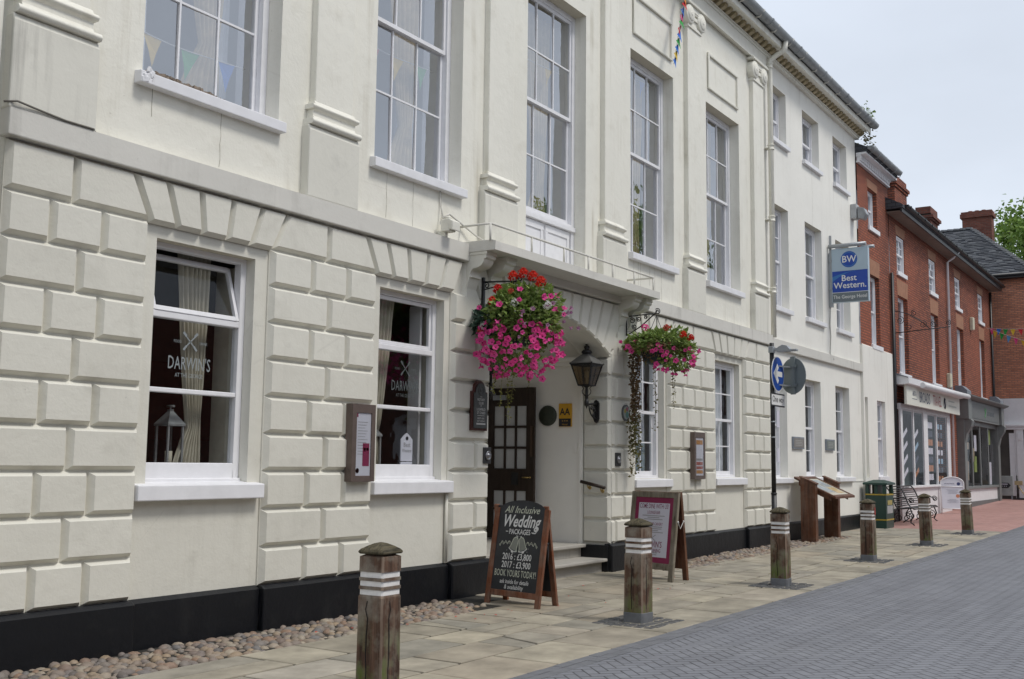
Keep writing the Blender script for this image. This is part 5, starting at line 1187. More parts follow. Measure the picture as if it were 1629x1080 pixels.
# ------------------------------------------------------------------ LECTERN, BIN, BENCH
lc = thing('information_lectern', (24.4, 7.6, zg(24)), 'sloping information panel carried between two dark brown timber posts on the cobbles', 'information board')
for x in (23.42, 25.06):
    g = MB(); g.prism([(7.47, -.1), (7.80, -.1), (7.80, 1.41), (7.47, 1.26)], 'x', x, x+.17); g.prism([(7.45, 1.255), (7.82, 1.41), (7.82, 1.44), (7.45, 1.285)], 'x', x-.015, x+.185); g.prism([(7.50, -.1), (7.78, -.1), (7.78, 1.35), (7.50, 1.24)], 'x', x-.012, x)
    g.build('post', m_lect, lc, bevel=.008)
def slab(x0, x1, ya, yb, za, zb, t, dz=0): return [(ya, za+dz), (yb, zb+dz), (yb, zb+dz+t), (ya, za+dz+t)]
g = MB(); Z = lambda y_: .955+(y_-7.08)*.455
for ya, yb in ((7.08, 7.16), (7.92, 8.0)): g.prism([(ya, Z(ya)), (yb, Z(yb)), (yb, Z(yb)+.05), (ya, Z(ya)+.05)], 'x', 23.60, 25.06)
for x0, x1 in ((23.60, 23.68), (24.98, 25.06)): g.prism([(7.16, Z(7.16)), (7.92, Z(7.92)), (7.92, Z(7.92)+.048), (7.16, Z(7.16)+.048)], 'x', x0, x1)
for x0 in (23.62, 24.9): g.prism([(7.2, Z(7.2)-.10), (7.9, Z(7.9)-.10), (7.9, Z(7.9)-.002), (7.2, Z(7.2)-.002)], 'x', x0, x0+.06)
g.build('panel_frame', m_lect, lc, bevel=.006)
g = MB(); g.prism([(7.16, Z(7.16)+.015), (7.92, Z(7.92)+.015), (7.92, Z(7.92)+.03), (7.16, Z(7.16)+.03)], 'x', 23.68, 24.98, 0)
def patch(x0, x1, y0, y1, mi): g.prism([(y0, Z(y0)+.031), (y1, Z(y1)+.031), (y1, Z(y1)+.033), (y0, Z(y0)+.033)], 'x', x0, x1, mi)
patch(23.8, 24.3, 7.3, 7.75, 1); patch(24.38, 24.85, 7.25, 7.5, 2); patch(24.4, 24.85, 7.55, 7.85, 1)
g.build('information_panel', [M_plain('pale_map_panel', (.52, .50, .42), .25, .06, 3), M_plain('map_print', (.30, .34, .36), .3, .3, 9), M_plain('ochre_print', (.48, .36, .18), .3, .2, 6)], lc)

bn = thing('litter_bin', (29.5, 7.7, zg(29.5)), 'dark green litter bin with gold bands and a pitched lid near the hotel corner', 'litter bin')
m_green = M_plain('bin_green', (.012, .045, .034), .4, .1, 4); m_goldp = M_plain('gold_band', (.40, .28, .03), .45, .1, 10)
zb = zg(29.5); x0, x1, y0, y1 = 29.10, 29.86, 7.42, 7.95; g = MB()
g.box(x0, x1, y0, y1, zb-.05, zb+.86)
for a in (x0, x1-.10):
    for b_ in (y0, y1-.09): g.box(a, a+.10, b_, b_+.09, zb+.86, zb+1.12)
g.box(x0, x1, y0+.21, y0+.30, zb+.86, zb+1.12); 
bb = g.build('body', m_green, bn, bevel=.012)
g = MB(); cx_, cy_ = (x0+x1)/2, (y0+y1)/2
g.add([(x0-.05, y0-.05, zb+1.12), (x1+.05, y0-.05, zb+1.12), (x1+.05, y1+.05, zb+1.12), (x0-.05, y1+.05, zb+1.12), (x0-.05, y0-.05, zb+1.17), (x1+.05, y0-.05, zb+1.17), (x1+.05, y1+.05, zb+1.17), (x0-.05, y1+.05, zb+1.17), (x0+.2, y0+.17, zb+1.25), (x1-.2, y0+.17, zb+1.25), (x1-.2, y1-.17, zb+1.25), (x0+.2, y1-.17, zb+1.25)],
      [(0, 1, 5, 4), (1, 2, 6, 5), (2, 3, 7, 6), (3, 0, 4, 7), (4, 5, 9, 8), (5, 6, 10, 9), (6, 7, 11, 10), (7, 4, 8, 11), (8, 9, 10, 11), (0, 3, 2, 1)]); g.build('lid', m_green, bn, bevel=.006)
for z in (.85, .20): g = MB(); g.box(x0-.006, x1+.006, y0-.006, y1+.006, zb+z, zb+z+.035); g.build('gold_band', m_goldp, bn)
g = MB(); g.box(x0+.15, x1-.15, y0-.005, y0, zb+.60, zb+.72, 0); g.box(x0+.1, x1-.1, y0-.005, y0, zb+.38, zb+.58, 1); g.build('notice', [M_plain('gold_notice', (.36, .30, .10), .5), M_plain('grey_notice', (.35, .36, .36), .5)], bn)

be = thing('metal_bench', (32, 7.6, zg(32)), 'black wrought iron bench with curved slatted back and scroll arms against the shop wall', 'bench')
zb = zg(32); xs0, xs1 = 30.75, 33.6
prof = [(7.10, .43), (7.14, .46), (7.25, .455), (7.40, .44), (7.52, .44), (7.58, .50), (7.62, .60), (7.66, .72), (7.71, .84), (7.77, .95), (7.84, 1.02)]
g = MB()
for y_, z_ in prof: g.tube([(xs0, y_, zb+z_), (xs1, y_, zb+z_)], .017, 6)
for y_, z_ in ((7.60, .55), (7.64, .66), (7.69, .78), (7.74, .90), (7.18, .46), (7.32, .45), (7.46, .44)): g.tube([(xs0, y_, zb+z_), (xs1, y_, zb+z_)], .012, 5)
g.build('slats', m_iron, be)
for k, x in enumerate((xs0, (xs0+xs1)/2, xs1)):
    g = MB(); g.tube([(x, y_, zb+z_) for y_, z_ in prof], .02, 6)
    g.tube([(x, 7.2, zb+.44), (x, 7.13, zb+.25), (x, 7.20, zb+.08), (x, 7.10, zb+.0)], .018, 6); g.tube([(x, 7.55, zb+.44), (x, 7.66, zb+.25), (x, 7.60, zb+.10), (x, 7.74, zb+.0)], .018, 6)
    scroll(g, (x, 7.28, zb+.20), .13, 1.2, 1.6, 'x', .013); scroll(g, (x, 7.52, zb+.20), .13, 1.9, 1.6, 'x', .013, -1); g.build('leg_frame', m_iron, be)
    if k != 1:
        g = MB(); g.tube([(x, 7.66, zb+.70), (x, 7.45, zb+.74), (x, 7.25, zb+.70), (x, 7.15, zb+.60)], .016, 6); scroll(g, (x, 7.17, zb+.66), .08, .5, 1.6, 'x', .012); g.build('arm', m_iron, be)

# ------------------------------------------------------------------ SIGNS ON THE HOTEL WALL
hs_ = thing('projecting_sign', (26.75, 8.0, 6.4), 'blue and grey hotel sign projecting from the white wing on a metal bracket', 'hanging sign')
m_bgrey = M_plain('pale_blue_grey', (.40, .50, .57), .4, .03, 3); m_bwblue = M_plain('deep_sign_blue', (.012, .06, .36), .35, .03, 3); m_dgrey = M_plain('sign_dark_grey', (.145, .175, .19), .4, .03, 3); m_lblue = M_plain('light_sign_blue', (.035, .17, .42), .35, .05, 3)
X = 26.70; ya, yb = 7.985, 7.09
g = MB(); g.box(X, X+.14, yb, ya, 5.72, 7.08, 0); g.box(X-.004, X, yb+.012, ya-.012, 6.51, 7.07, 0); g.box(X-.004, X, yb+.012, ya-.012, 5.97, 6.505, 1); g.box(X-.004, X, yb+.012, ya-.012, 5.73, 5.96, 2); g.box(X-.005, X, yb, ya, 5.96, 5.972, 3)
cyl = lambda r, x0_, mi: g.add([(x0_, 7.55+r*math.cos(k*math.pi/20), 6.79+r*math.sin(k*math.pi/20)) for k in range(40)], [list(range(40))], mi)
cyl(.205, X-.0055, 1); cyl(.185, X-.0065, 4); cyl(.165, X-.0075, 1)
arc = [(ya-.012, 6.20), (ya-.012, 6.36)]+[(ya-.05-.62*i/10, 6.38+.12*math.sin(math.pi/2*i/10)) for i in range(11)]+[(7.40, 6.49)]+[(7.45+.52*i/10, 6.485-.24*(i/10)**1.6) for i in range(11)]
g.add([(X-.0055, a, b_) for a, b_ in arc], [list(range(len(arc)))], 4)
sgn = g.build('sign_box', [m_bgrey, m_bwblue, m_dgrey, m_signwhite, m_lblue], hs_, recalc=False)
t = MB(); TT = lambda y_, z_: at(M_LEFT, X-.010, y_, z_)
t.text('BW', .235, TT(7.55, 6.79), bold=.014, sx=.95); t.text('Best', .215, TT(7.56, 6.315), bold=.012, sx=1.0); t.text('Western.', .215, TT(7.535, 6.135), bold=.012, sx=.98); t.text('The George Hotel', .128, TT(7.54, 5.85), bold=.006, sx=.87)
t.build('lettering', m_signwhite, sgn, recalc=False)
g = MB(); g.tube([(X-.02, 8.05, 7.15), (X-.02, 7.12, 7.15)], .05, 10); g.tube([(X+.2, 7.3, 7.12), (X+.2, 6.98, 7.10)], .04, 8); g.build('trough_light', m_alu, hs_)
g = MB(); g.box(X+.03, X+.11, 7.985, 8.07, 5.62, 7.0); g.box(X+.06, X+.08, 8.0, 8.06, 7.0, 7.45)
for z in (6.05, 6.75): g.box(X+.0, X+.14, 7.96, 8.06, z, z+.06)
g.build('bracket', m_alu, hs_)
cb = MB(); cb.tube([(26.76, 8.05, 5.62), (26.72, 8.065, 5.2), (26.78, 8.065, 4.9), (26.70, 8.065, 4.45), (26.75, 7.99, 4.3)], .012, 6); tag(cb.build('cable', m_string), 'thin grey cable running down the white wall from the projecting sign', 'cable')

def menu_case(x0, x1, z0, z1, label, right=False):
    t_ = thing('menu_case', ((x0+x1)/2, 8, z0), label, 'menu case'); y0 = 7.915
    g = MB(); fw = .065
    g.box(x0, x1, y0+.02, 8.02, z0, z1)
    for q in ((x0, x0+fw, z0, z1), (x1-fw, x1, z0, z1), (x0+fw, x1-fw, z0, z0+fw), (x0+fw, x1-fw, z1-fw-.03, z1)): g.box(q[0], q[1], y0, y0+.02, q[2], q[3])
    for z in (z0+.12, z1-.12): g.ball((x0-.004, y0+.05, z), .009, 1)
    g.build('case', m_bronze, t_, bevel=.005)
    g = MB(); g.box(x0+fw, x1-fw, y0+.012, y0+.018, z0+fw, z1-fw-.03); sh = g.build('menu_sheet', m_paper, t_)
    g = MB(); yy = y0+.011
    if not right:
        for k in range(12): g.box(x0+.10, x1-.12-.02*(k % 3), yy-.001, yy, z1-.20-k*.032, z1-.195-k*.032, 1)
        g.box((x0+x1)/2-.005, x1-.085, yy-.001, yy, z0+.17, z0+.42, 0)
        for dx_ in (.03, .075): g.lathe([(0, yy-.002), (.018, yy-.002)], ((x0+x1)/2+dx_, 0, z0+.355), 12, 2, 'y')
        g.lathe([(0, yy-.001), (.028, yy-.001)], (x0+.105, 0, z0+.12), 14, 0, 'y'); g.box(x0+.07, x0+.10, yy-.001, yy, z1-.145, z1-.10, 0)
    else:
        for k, (za, zb_) in enumerate(((.62, .70), (.40, .58), (.33, .37), (.25, .31), (.18, .23), (.10, .16))): g.box(x0+.10, x1-.10, yy-.001, yy, z0+za, z0+zb_, (3, 2, 1, 4, 4, 3)[k])
    g.build('print', [m_plum, m_print, m_paper, M_plain('amber_photo', (.45, .22, .08), .6, .4, 60), M_plain('food_photo', (.35, .12, .10), .6, .5, 60)], sh, recalc=False)
    g = MB(); g.quad((x0+fw, y0+.006, z0+fw), (x1-fw, y0+.006, z0+fw), (x1-fw, y0+.006, z1-fw-.03), (x0+fw, y0+.006, z1-fw-.03)); g.build('glass', m_glass, t_, recalc=False)
menu_case(8.89, 9.27, 1.43, 2.28, 'bronze framed menu case with a printed menu, beside the second restaurant window')
menu_case(18.02, 18.50, 1.40, 2.24, 'bronze framed menu case with small photos, on the stone pier right of the entrance', True)

pq = thing('wall_plaque', (11.36, 8, 2.06), 'dark round topped club plaque on a brown board, left of the entrance', 'plaque')
def plq(x0, x1, z0, z1, r, n=14): c = (x0+x1)/2; s = .06; return [(x0, z0), (x1, z0), (x1, z1), (c+r, z1)]+[(c+r*math.cos(math.pi*i/n), z1+.02+r*1.0*math.sin(math.pi*i/n)) for i in range(n+1)]+[(c-r, z1), (x0, z1)]
g = MB(); g.prism(plq(11.19, 11.54, 2.06, 2.56, .125), 'y', 7.965, 8.005); g.build('backing_board', M_wood('red_brown_board', (.055, .018, .014), (.085, .03, .022), .45), pq, bevel=.005)
g = MB(); g.prism(plq(11.225, 11.515, 2.09, 2.54, .105), 'y', 7.948, 7.964); g.lathe([(.06, 7.948), (.06, 7.942), (.05, 7.942), (.05, 7.946)], (11.37, 0, 2.575), 20, 0, 'y'); g.lathe([(.022, 7.948), (.02, 7.94), (0, 7.94)], (11.37, 0, 2.575), 14, 0, 'y')
pl_ = g.build('plate', M_plain('grey_green_plate', (.055, .058, .055), .5, .15, 9), pq, bevel=.003)
t = MB()
for s, z, h_, sx in (('THE', 2.49, .026, .9), ('ROTARY', 2.455, .045, .95), ('CLUB', 2.41, .045, .95), ('OF', 2.375, .026, .9), ('LICHFIELD', 2.33, .046, .92), ('ST CHAD', 2.285, .046, .95), ('MEETS HERE', 2.215, .030, .95), ('ON TUESDAY', 2.18, .030, .95)): t.text(s, h_, at(M_FRONT, 11.37, 7.9465, z), 0, .012, sx=sx)
t.box(11.29, 11.45, 7.946, 7.947, 2.248, 2.254); t.box(11.27, 11.47, 7.946, 7.947, 2.135, 2.155)
t.build('lettering', M_plain('plaque_letters', (.45, .45, .43), .6), pl_, recalc=False)
def bell(x0, x1, z0, z1, label):
    t_ = thing('door_bell', ((x0+x1)/2, 8, z0), label, 'door bell'); g = MB(); g.box(x0, x1, 7.975, 8.01, z0, z1); g.build('plate', M_plain('dark_bell_plate', (.07, .07, .07), .4, .1, 20, .6), t_, bevel=.004)
    c = ((x0+x1)/2, 0, (z0+z1)/2); g = MB(); g.lathe([(.058, 7.975), (.06, 7.96), (.045, 7.955), (.04, 7.972), (.03, 7.955), (.02, 7.945), (0, 7.943)], c, 20, 0, 'y'); g.build('push', M_plain('steel_push', (.35, .35, .36), .3, .05, 20, .9), t_)
bell(11.50, 11.655, 1.64, 1.85, 'square metal bell push on the pier left of the entrance'); bell(15.13, 15.30, 1.62, 1.83, 'square metal bell push on the pier right of the entrance, below the round badge')
g = MB(); disc(g, (15.48, 2.47), .13, 7.975, 8.01, 32, 0); disc(g, (15.48, 2.47), .105, 7.972, 7.976, 32, 1); disc(g, (15.43, 2.50), .035, 7.969, 7.973, 14, 2); disc(g, (15.50, 2.53), .035, 7.969, 7.973, 14, 3); disc(g, (15.50, 2.44), .05, 7.969, 7.973, 14, 4)
tag(g.build('round_badge', [M_plain('badge_rim', (.10, .11, .11), .5), M_plain('badge_face', (.38, .42, .40), .5), M_plain('badge_yellow', (.45, .36, .08), .5), M_plain('badge_pink', (.45, .12, .16), .5), M_plain('badge_teal', (.12, .30, .26), .5)]), 'small round coloured badge on the pier right of the entrance', 'badge')
for x0, x1, lb_ in ((23.73, 24.48, 'grey rectangular stone plaque between the first two windows of the white wing, above the lectern'), (26.15, 26.81, 'greenish rectangular plaque between the second and third windows of the white wing')):
    g = MB(); g.box(x0, x1, 8.035, 8.085, 2.04, 2.31, 0); g.box(x0+.03, x1-.03, 8.03, 8.036, 2.07, 2.28, 1)
    for k in range(4): g.box(x0+.12, x1-.12-.05*(k % 2), 8.028, 8.031, 2.22-k*.035, 2.23-k*.035, 2)
    tag(g.build('wall_plaque', [m_lead, M_plain('plaque_green_grey', (.17, .19, .175), .5, .1, 8) if x0 > 25 else M_plain('plaque_brown_grey', (.21, .195, .18), .5, .1, 8), M_plain('plaque_line', (.40, .40, .38), .6)], bevel=.004), lb_, 'plaque')
# inside the lobby
g = MB(); g.box(14.965, 14.999, 8.70, 8.93, 2.24, 2.61, 0); g.box(14.962, 14.966, 8.705, 8.925, 2.245, 2.37, 1); aa = tag(g.build('rating_sign', [M_plain('amber_sign', (.62, .33, .02), .4, .03), m_black], bevel=0), 'black and amber rating sign on the side wall inside the entrance', 'sign')
t = MB(); t.text('AA', .155, at(M_LEFT, 14.961, 8.815, 2.475), 0, .02, sx=.88, shear=0); t.text('* * *', .06, at(M_LEFT, 14.960, 8.815, 2.32), 1, .01); t.text('Hotel', .045, at(M_LEFT, 14.960, 8.815, 2.275), 1); t.build('lettering', [m_black, M_plain('amber_letter', (.55, .32, .06), .5)], aa, recalc=False)
g = MB(); g.lathe([(.0, 14.955), (.13, 14.958), (.165, 14.972), (.165, 14.998)], (0, 9.15, 2.42), 28, 0, 'x'); g.v = [(v_[0], v_[1], v_[2]) for v_ in g.v]; tag(g.build('round_plaque', M_plain('dark_green_bronze', (.035, .042, .028), .5, .2, 20)), 'dark round bronze plaque on the entrance wall beside the open door', 'plaque')
g = MB(); g.box(14.985, 15.0, 8.60, 8.66, 1.82, 1.98); tag(g.build('intercom', m_lobby, bevel=.004), 'small pale switch plate on the entrance wall above the handrail', 'switch')
hr = thing('handrail', (14.9, 8.25, 1.3), 'short brown timber handrail on two brass brackets at the entrance steps', 'handrail')
g = MB(); g.tube([(14.90, 8.48, 1.375), (14.90, 8.05, 1.285)], .027, 10); g.build('rail', m_doorw, hr)
for y_ in (8.36, 8.13): g = MB(); zz = 1.285+(y_-8.05)*.21; g.lathe([(.03, 14.985), (.03, 14.975), (0, 14.97)], (0, y_, zz-.07), 14, 0, 'x'); g.tube([(14.975, y_, zz-.07), (14.92, y_, zz-.07), (14.90, y_, zz-.02)], .009, 6); g.build('bracket', m_brass, hr)

def lantern(xw, s, label):
    """wall lantern on the arch reveal at x = xw, arm towards s"""
    t_ = thing('wall_lantern', (xw, 8.23, 2.6), label, 'wall lantern', 'lanterns on the arch'); y_ = 8.24; xl = xw+s*.33
    g = MB(); p = [(y_-.05, 2.36), (y_-.03, 2.31), (y_, 2.29), (y_+.03, 2.31), (y_+.05, 2.36), (y_+.05, 2.60), (y_+.03, 2.64), (y_, 2.655), (y_-.03, 2.64), (y_-.05, 2.60)]
    g.prism(p, 'x', min(xw, xw+s*.03), max(xw, xw+s*.03)); g.tube([(xw, y_, 2.585), (xl-s*.02, y_, 2.585)], .022, 8)
    pts = [(xw+s*(.03+.22*math.sin(i*math.pi/16)), y_, 2.36+.2*(1-math.cos(i*math.pi/16))) for i in range(9)]; g.tube(pts, .012, 6)
    for cc, r, q in (((xw+s*.08, y_, 2.50), .055, 1), ((xw+s*.17, y_, 2.53), .04, -1), ((xw+s*.10, y_, 2.41), .04, 1)): scroll(g, cc, r, .5, 1.5, 'y', .009, q)
    g.lathe([(0, 2.50), (.012, 2.52), (.02, 2.545), (.035, 2.55), (.035, 2.63), (.026, 2.64), (.026, 2.70), (.034, 2.70), (.03, 2.72), (.018, 2.74), (.02, 2.83), (.06, 2.86)], (xl, y_, 0), 10)
    for k in range(4):
        a = k*math.pi/2+.785; c, d = math.cos(a), math.sin(a); g.tube([(xl+c*r, y_+d*r, z) for r, z in ((.03, 2.71), (.065, 2.745), (.07, 2.78), (.05, 2.82), (.085, 2.865), (.10, 2.86))], .007, 5)
    g.build('bracket', m_iron, t_)
    g = MB(); a0 = [k*math.pi/2+math.pi/4 for k in range(4)]; rb, rt = .105*1.3, .19*1.32
    B_ = [Vector((xl+rb*math.cos(a), y_+rb*math.sin(a), 2.865)) for a in a0]; T_ = [Vector((xl+rt*math.cos(a), y_+rt*math.sin(a), 3.185)) for a in a0]
    for i in range(4):
        j = (i+1) % 4; g.beam(B_[i], T_[i], .016, .016, (.3, .2, 1)); g.beam(B_[i], B_[j], .018, .02); g.beam(T_[i], T_[j], .02, .03)
        g.beam(B_[i].lerp(B_[j], .5), T_[i].lerp(T_[j], .5), .007, .007, (.3, .2, 1)); g.tube([T_[i]+Vector((0, 0, .0)), T_[i]*1.0+(T_[i]-Vector((xl, y_, 3.185)))*.10+Vector((0, 0, .03))], .014, 6)
    g.lathe([(.275, 3.20), (.27, 3.215), (.16, 3.30), (.075, 3.355), (.065, 3.37)], (xl, y_, 0), 4, 1, 'z', False, math.pi/4)
    g.lathe([(.065, 3.36), (.085, 3.37), (.085, 3.40), (.06, 3.42), (.03, 3.43), (.045, 3.45), (.045, 3.475), (.02, 3.49), (.025, 3.505), (.008, 3.55), (0, 3.56)], (xl, y_, 0), 12)
    g.build('lantern_frame', [m_iron, M_plain('grey_lantern_roof', (.12, .12, .115), .5, .2, 8)], t_)
    g = MB()
    for i in range(4): j = (i+1) % 4; g.quad(B_[i], B_[j], T_[j], T_[i])
    tg = NT('smoked_glass'); g.build('pane', M_glass('lantern_glass', (.50, .42, .30), 1.45, .02), t_)
    g = MB(); g.lathe([(.02, 2.87), (.02, 2.98), (.035, 3.0), (.035, 3.08), (0, 3.12)], (xl, y_, 0), 10); g.build('bulb', M_plain('pale_bulb', (.6, .57, .48), .5), t_)
lantern(AC+AHW, -1, 'black iron wall lantern with tapered glass on the right side of the entrance arch'); lantern(AC-AHW, 1, 'black iron wall lantern mostly hidden behind the large basket left of the door')

# flood lights and small fittings on the wall
fl = thing('floodlight', (10.57, 8.0, 4.55), 'weathered cream floodlight on the string course left of the canopy', 'floodlight')
g = MB(); g.box(10.50, 10.64, 7.86, 8.0, 4.50, 4.66); g.prism([(7.86, 4.52), (7.80, 4.50), (7.80, 4.62), (7.86, 4.65)], 'x', 10.49, 10.65); g.box(10.54, 10.60, 7.95, 8.08, 4.44, 4.52); g.lathe([(.03, 4.66), (.045, 4.68), (.03, 4.70)], (10.57, 7.93, 0), 8); g.build('housing', m_ped, fl, bevel=.012)
g = MB(); g.tube([(10.60, 8.04, 4.70), (10.75, 8.05, 4.78), (11.0, 8.04, 4.70), (11.3, 8.0, 4.58), (11.55, 7.98, 4.52)], .013, 6); g.tube([(10.56, 8.06, 5.05), (10.58, 8.06, 4.85), (10.56, 8.0, 4.68)], .010, 6); g.build('cable', m_string, fl)
g = MB(); g.lathe([(.03, 0), (.045, .03), (.03, .07), (0, .075)], (0, 0, 0), 10); g.xf(Matrix.Translation((11.62, 7.95, 4.50)) @ Matrix.Rotation(1.2, 4, 'Y')); g.box(11.58, 11.66, 7.93, 7.97, 4.455, 4.50); tag(g.build('spotlight', m_string), 'tiny cream spotlight at the end of the cable on the canopy', 'spotlight')
wl = thing('wall_light', (28.95, 8.05, 8.5), 'grey bulkhead light high on the corner of the white wing', 'wall light')
g = MB(); g.box(28.80, 29.12, 7.92, 8.08, 8.30, 8.70); g.build('housing', M_plain('pale_grey_housing', (.42, .43, .43), .5), wl, bevel=.02)
g = MB(); g.prism([(7.90, 8.62), (7.72, 8.56), (7.66, 8.40), (7.74, 8.26), (7.90, 8.30)], 'x', 28.82, 29.10); g.build('lens', M_plain('grey_lens', (.26, .27, .28), .25), wl, bevel=.02)

# lanterns standing inside the restaurant windows
def candle_lantern(x, y_, z, label, s=1.0):
    t_ = thing('candle_lantern', (x, y_, z), label, 'lantern'); w_ = .085*s; h_ = .44*s; g = MB()
    for a in (-w_, w_):
        for b_ in (-w_, w_): g.box(x+a-.010, x+a+.010, y_+b_-.010, y_+b_+.010, z, z+h_)
    g.box(x-w_-.02, x+w_+.02, y_-w_-.02, y_+w_+.02, z, z+.025); g.box(x-w_-.02, x+w_+.02, y_-w_-.02, y_+w_+.02, z+h_, z+h_+.02)
    g.lathe([((w_+.02)*1.41, z+h_+.02), (.03, z+h_+.14*s), (.03, z+h_+.16*s)], (x, y_, 0), 4, 0, 'z', False, math.pi/4); g.tube([(x, y_-.05, z+h_+.19*s), (x, y_+.05, z+h_+.19*s)], .012, 6); g.tube([(x, y_, z+h_+.14*s), (x, y_, z+h_+.19*s)], .008, 6)
    g.build('frame', M_plain('silvered_metal', (.33, .34, .34), .4, .2, 9, .5), t_); g = MB(); g.lathe([(.035, z+.025), (.035, z+.2), (0, z+.2)], (x, y_, 0), 12); g.build('candle', m_curt, t_)
candle_lantern(6.90, 8.48, 1.53, 'pale metal candle lantern inside the first restaurant window'); candle_lantern(9.82, 8.46, 1.53, 'pale metal candle lantern at the left edge inside the second restaurant window', .95)
for x0, x1, z, nm in ((6.4, 7.5, 1.50, 'first'), (9.55, 10.65, 1.50, 'second')):
    g = MB(); g.box(x0, x1, 8.335, 8.62, z-.05, z+.03); g.build('window_ledge', m_white, hotel)
g = MB(); g.prism([(10.20, 1.66), (10.42, 1.66), (10.42, 1.92), (10.36, 1.97), (10.31, 2.0), (10.26, 1.97), (10.20, 1.92)], 'y', 8.30, 8.315, 0); g.box(10.20, 10.42, 8.30, 8.315, 1.62, 1.65, 0)
aw = tag(g.build('window_sign', [m_paper]), 'white shaped hotel sign standing behind the glass of the second restaurant window', 'sign')
t = MB(); t.text('Best', .075, at(M_FRONT, 10.31, 8.298, 1.855), 0, .008); t.text('Western', .062, at(M_FRONT, 10.31, 8.298, 1.785), 0, .008, sx=.8); t.lathe([(0, 8.298), (.025, 8.298)], (10.31, 0, 1.935), 12, 0, 'y'); t.build('lettering', m_print, aw, recalc=False)

# ------------------------------------------------------------------ BUNTING
FLAG = [M_plain('flag_'+n_, c_, .8, .06) for n_, c_ in (('blue', (.015, .13, .50)), ('green', (.02, .28, .05)), ('yellow', (.60, .40, .03)), ('red', (.50, .02, .03)), ('pink', (.58, .06, .20)), ('orange', (.6, .2, .03)), ('sky', (.10, .32, .62)))]
m_cord = M_plain('bunting_cord', (.5, .5, .48), .8)
def bunting(pts, n, seq, size, label, drop=Vector((0, 0, -1)), t0=.03, t1=.97, grp=None, side=None):
    pts = [Vector(p) for p in pts]; o = thing('bunting', pts[0], label, 'bunting', grp); g = MB(); g.tube(pts, .006, 5); g.build('cord', m_cord, o)
    ln = [0]
    for a_, b_ in zip(pts, pts[1:]): ln.append(ln[-1]+(b_-a_).length)
    def P(t_):
        s = t_*ln[-1]
        for i in range(len(pts)-1):
            if s <= ln[i+1]+1e-6: return pts[i].lerp(pts[i+1], (s-ln[i])/(ln[i+1]-ln[i])), (pts[i+1]-pts[i]).normalized()
    for k in range(n):
        p, d = P(t0+(t1-t0)*(k+.5)/n); w_ = size*.5; rr = random.Random(k); q = side if side else d
        tip = p+drop*size*1.35+Vector((rr.uniform(-.04, .04), rr.uniform(-.05, .05), 0)); mid = (p+tip)/2+q.cross(drop)*.02
        f = MB(); f.add([p-q*w_, p+q*w_, (p+q*w_).lerp(tip, .5)+q.cross(drop)*.012, tip, (p-q*w_).lerp(tip, .5)-q.cross(drop)*.012], [(0, 1, 2, 4), (4, 2, 3)], 0, False); f.build('flag', FLAG[seq[k % len(seq)]], o)
bunting([(47.2, 7.75, 7.34), (47.0, 7.1, 7.24), (46.9, 6.5, 7.20), (46.5, 4, 7.15), (45, -1, 6.7), (44, -6.4, 6.1)], 52, [4, 0, 1, 2, 3, 6], .20, 'upper string of coloured triangular bunting across the far end of the street', t0=.0, t1=1.0, grp='bunting over the street')
bunting([(47.1, 7.8, 7.34), (46.8, 7.1, 7.0), (46.5, 6.4, 6.70), (45, 4, 6.2), (43, -1, 5.9), (42, -6.4, 6.1)], 48, [2, 1, 6, 4, 2, 3], .21, 'lower sagging string of coloured triangular bunting across the far end of the street', t0=.015, t1=1.0, grp='bunting over the street')
pts = []
for i in range(7): tt = i/6; pts.append((17.75-.95*tt, 7.86-.14*tt, 10.75-2.1*tt))
bunting(pts, 14, [6, 2, 1, 5, 3, 0, 4, 1, 3, 0, 1, 0, 2, 0], .19, 'loose end of coloured bunting hanging beside the hotel pilaster near the eaves', drop=Vector((-.25, -.3, -.9)).normalized(), side=Vector((.75, .0, .55)).normalized())
for i in range(4):
    c = C_UP[i]; zz = [5.75, 6.75, 7.75, 8.55][i]; pp = [(c-.72+.24*k, 8.47+.02*math.sin(k), zz-.03*math.sin(k*.6)) for k in range(7)]
    bunting(pp, [3, 3, 2, 2][i], [[2, 1, 0, 4], [3, 2, 1, 5], [1, 2, 3, 0], [1, 0, 2, 3]][i], .22, ['coloured bunting hung inside the nearest tall upper window', 'coloured bunting hung inside the second tall upper window', 'coloured bunting hung inside the balcony window over the entrance', 'green bunting hung inside the tall upper window right of the canopy'][i], grp='bunting inside the upper windows')
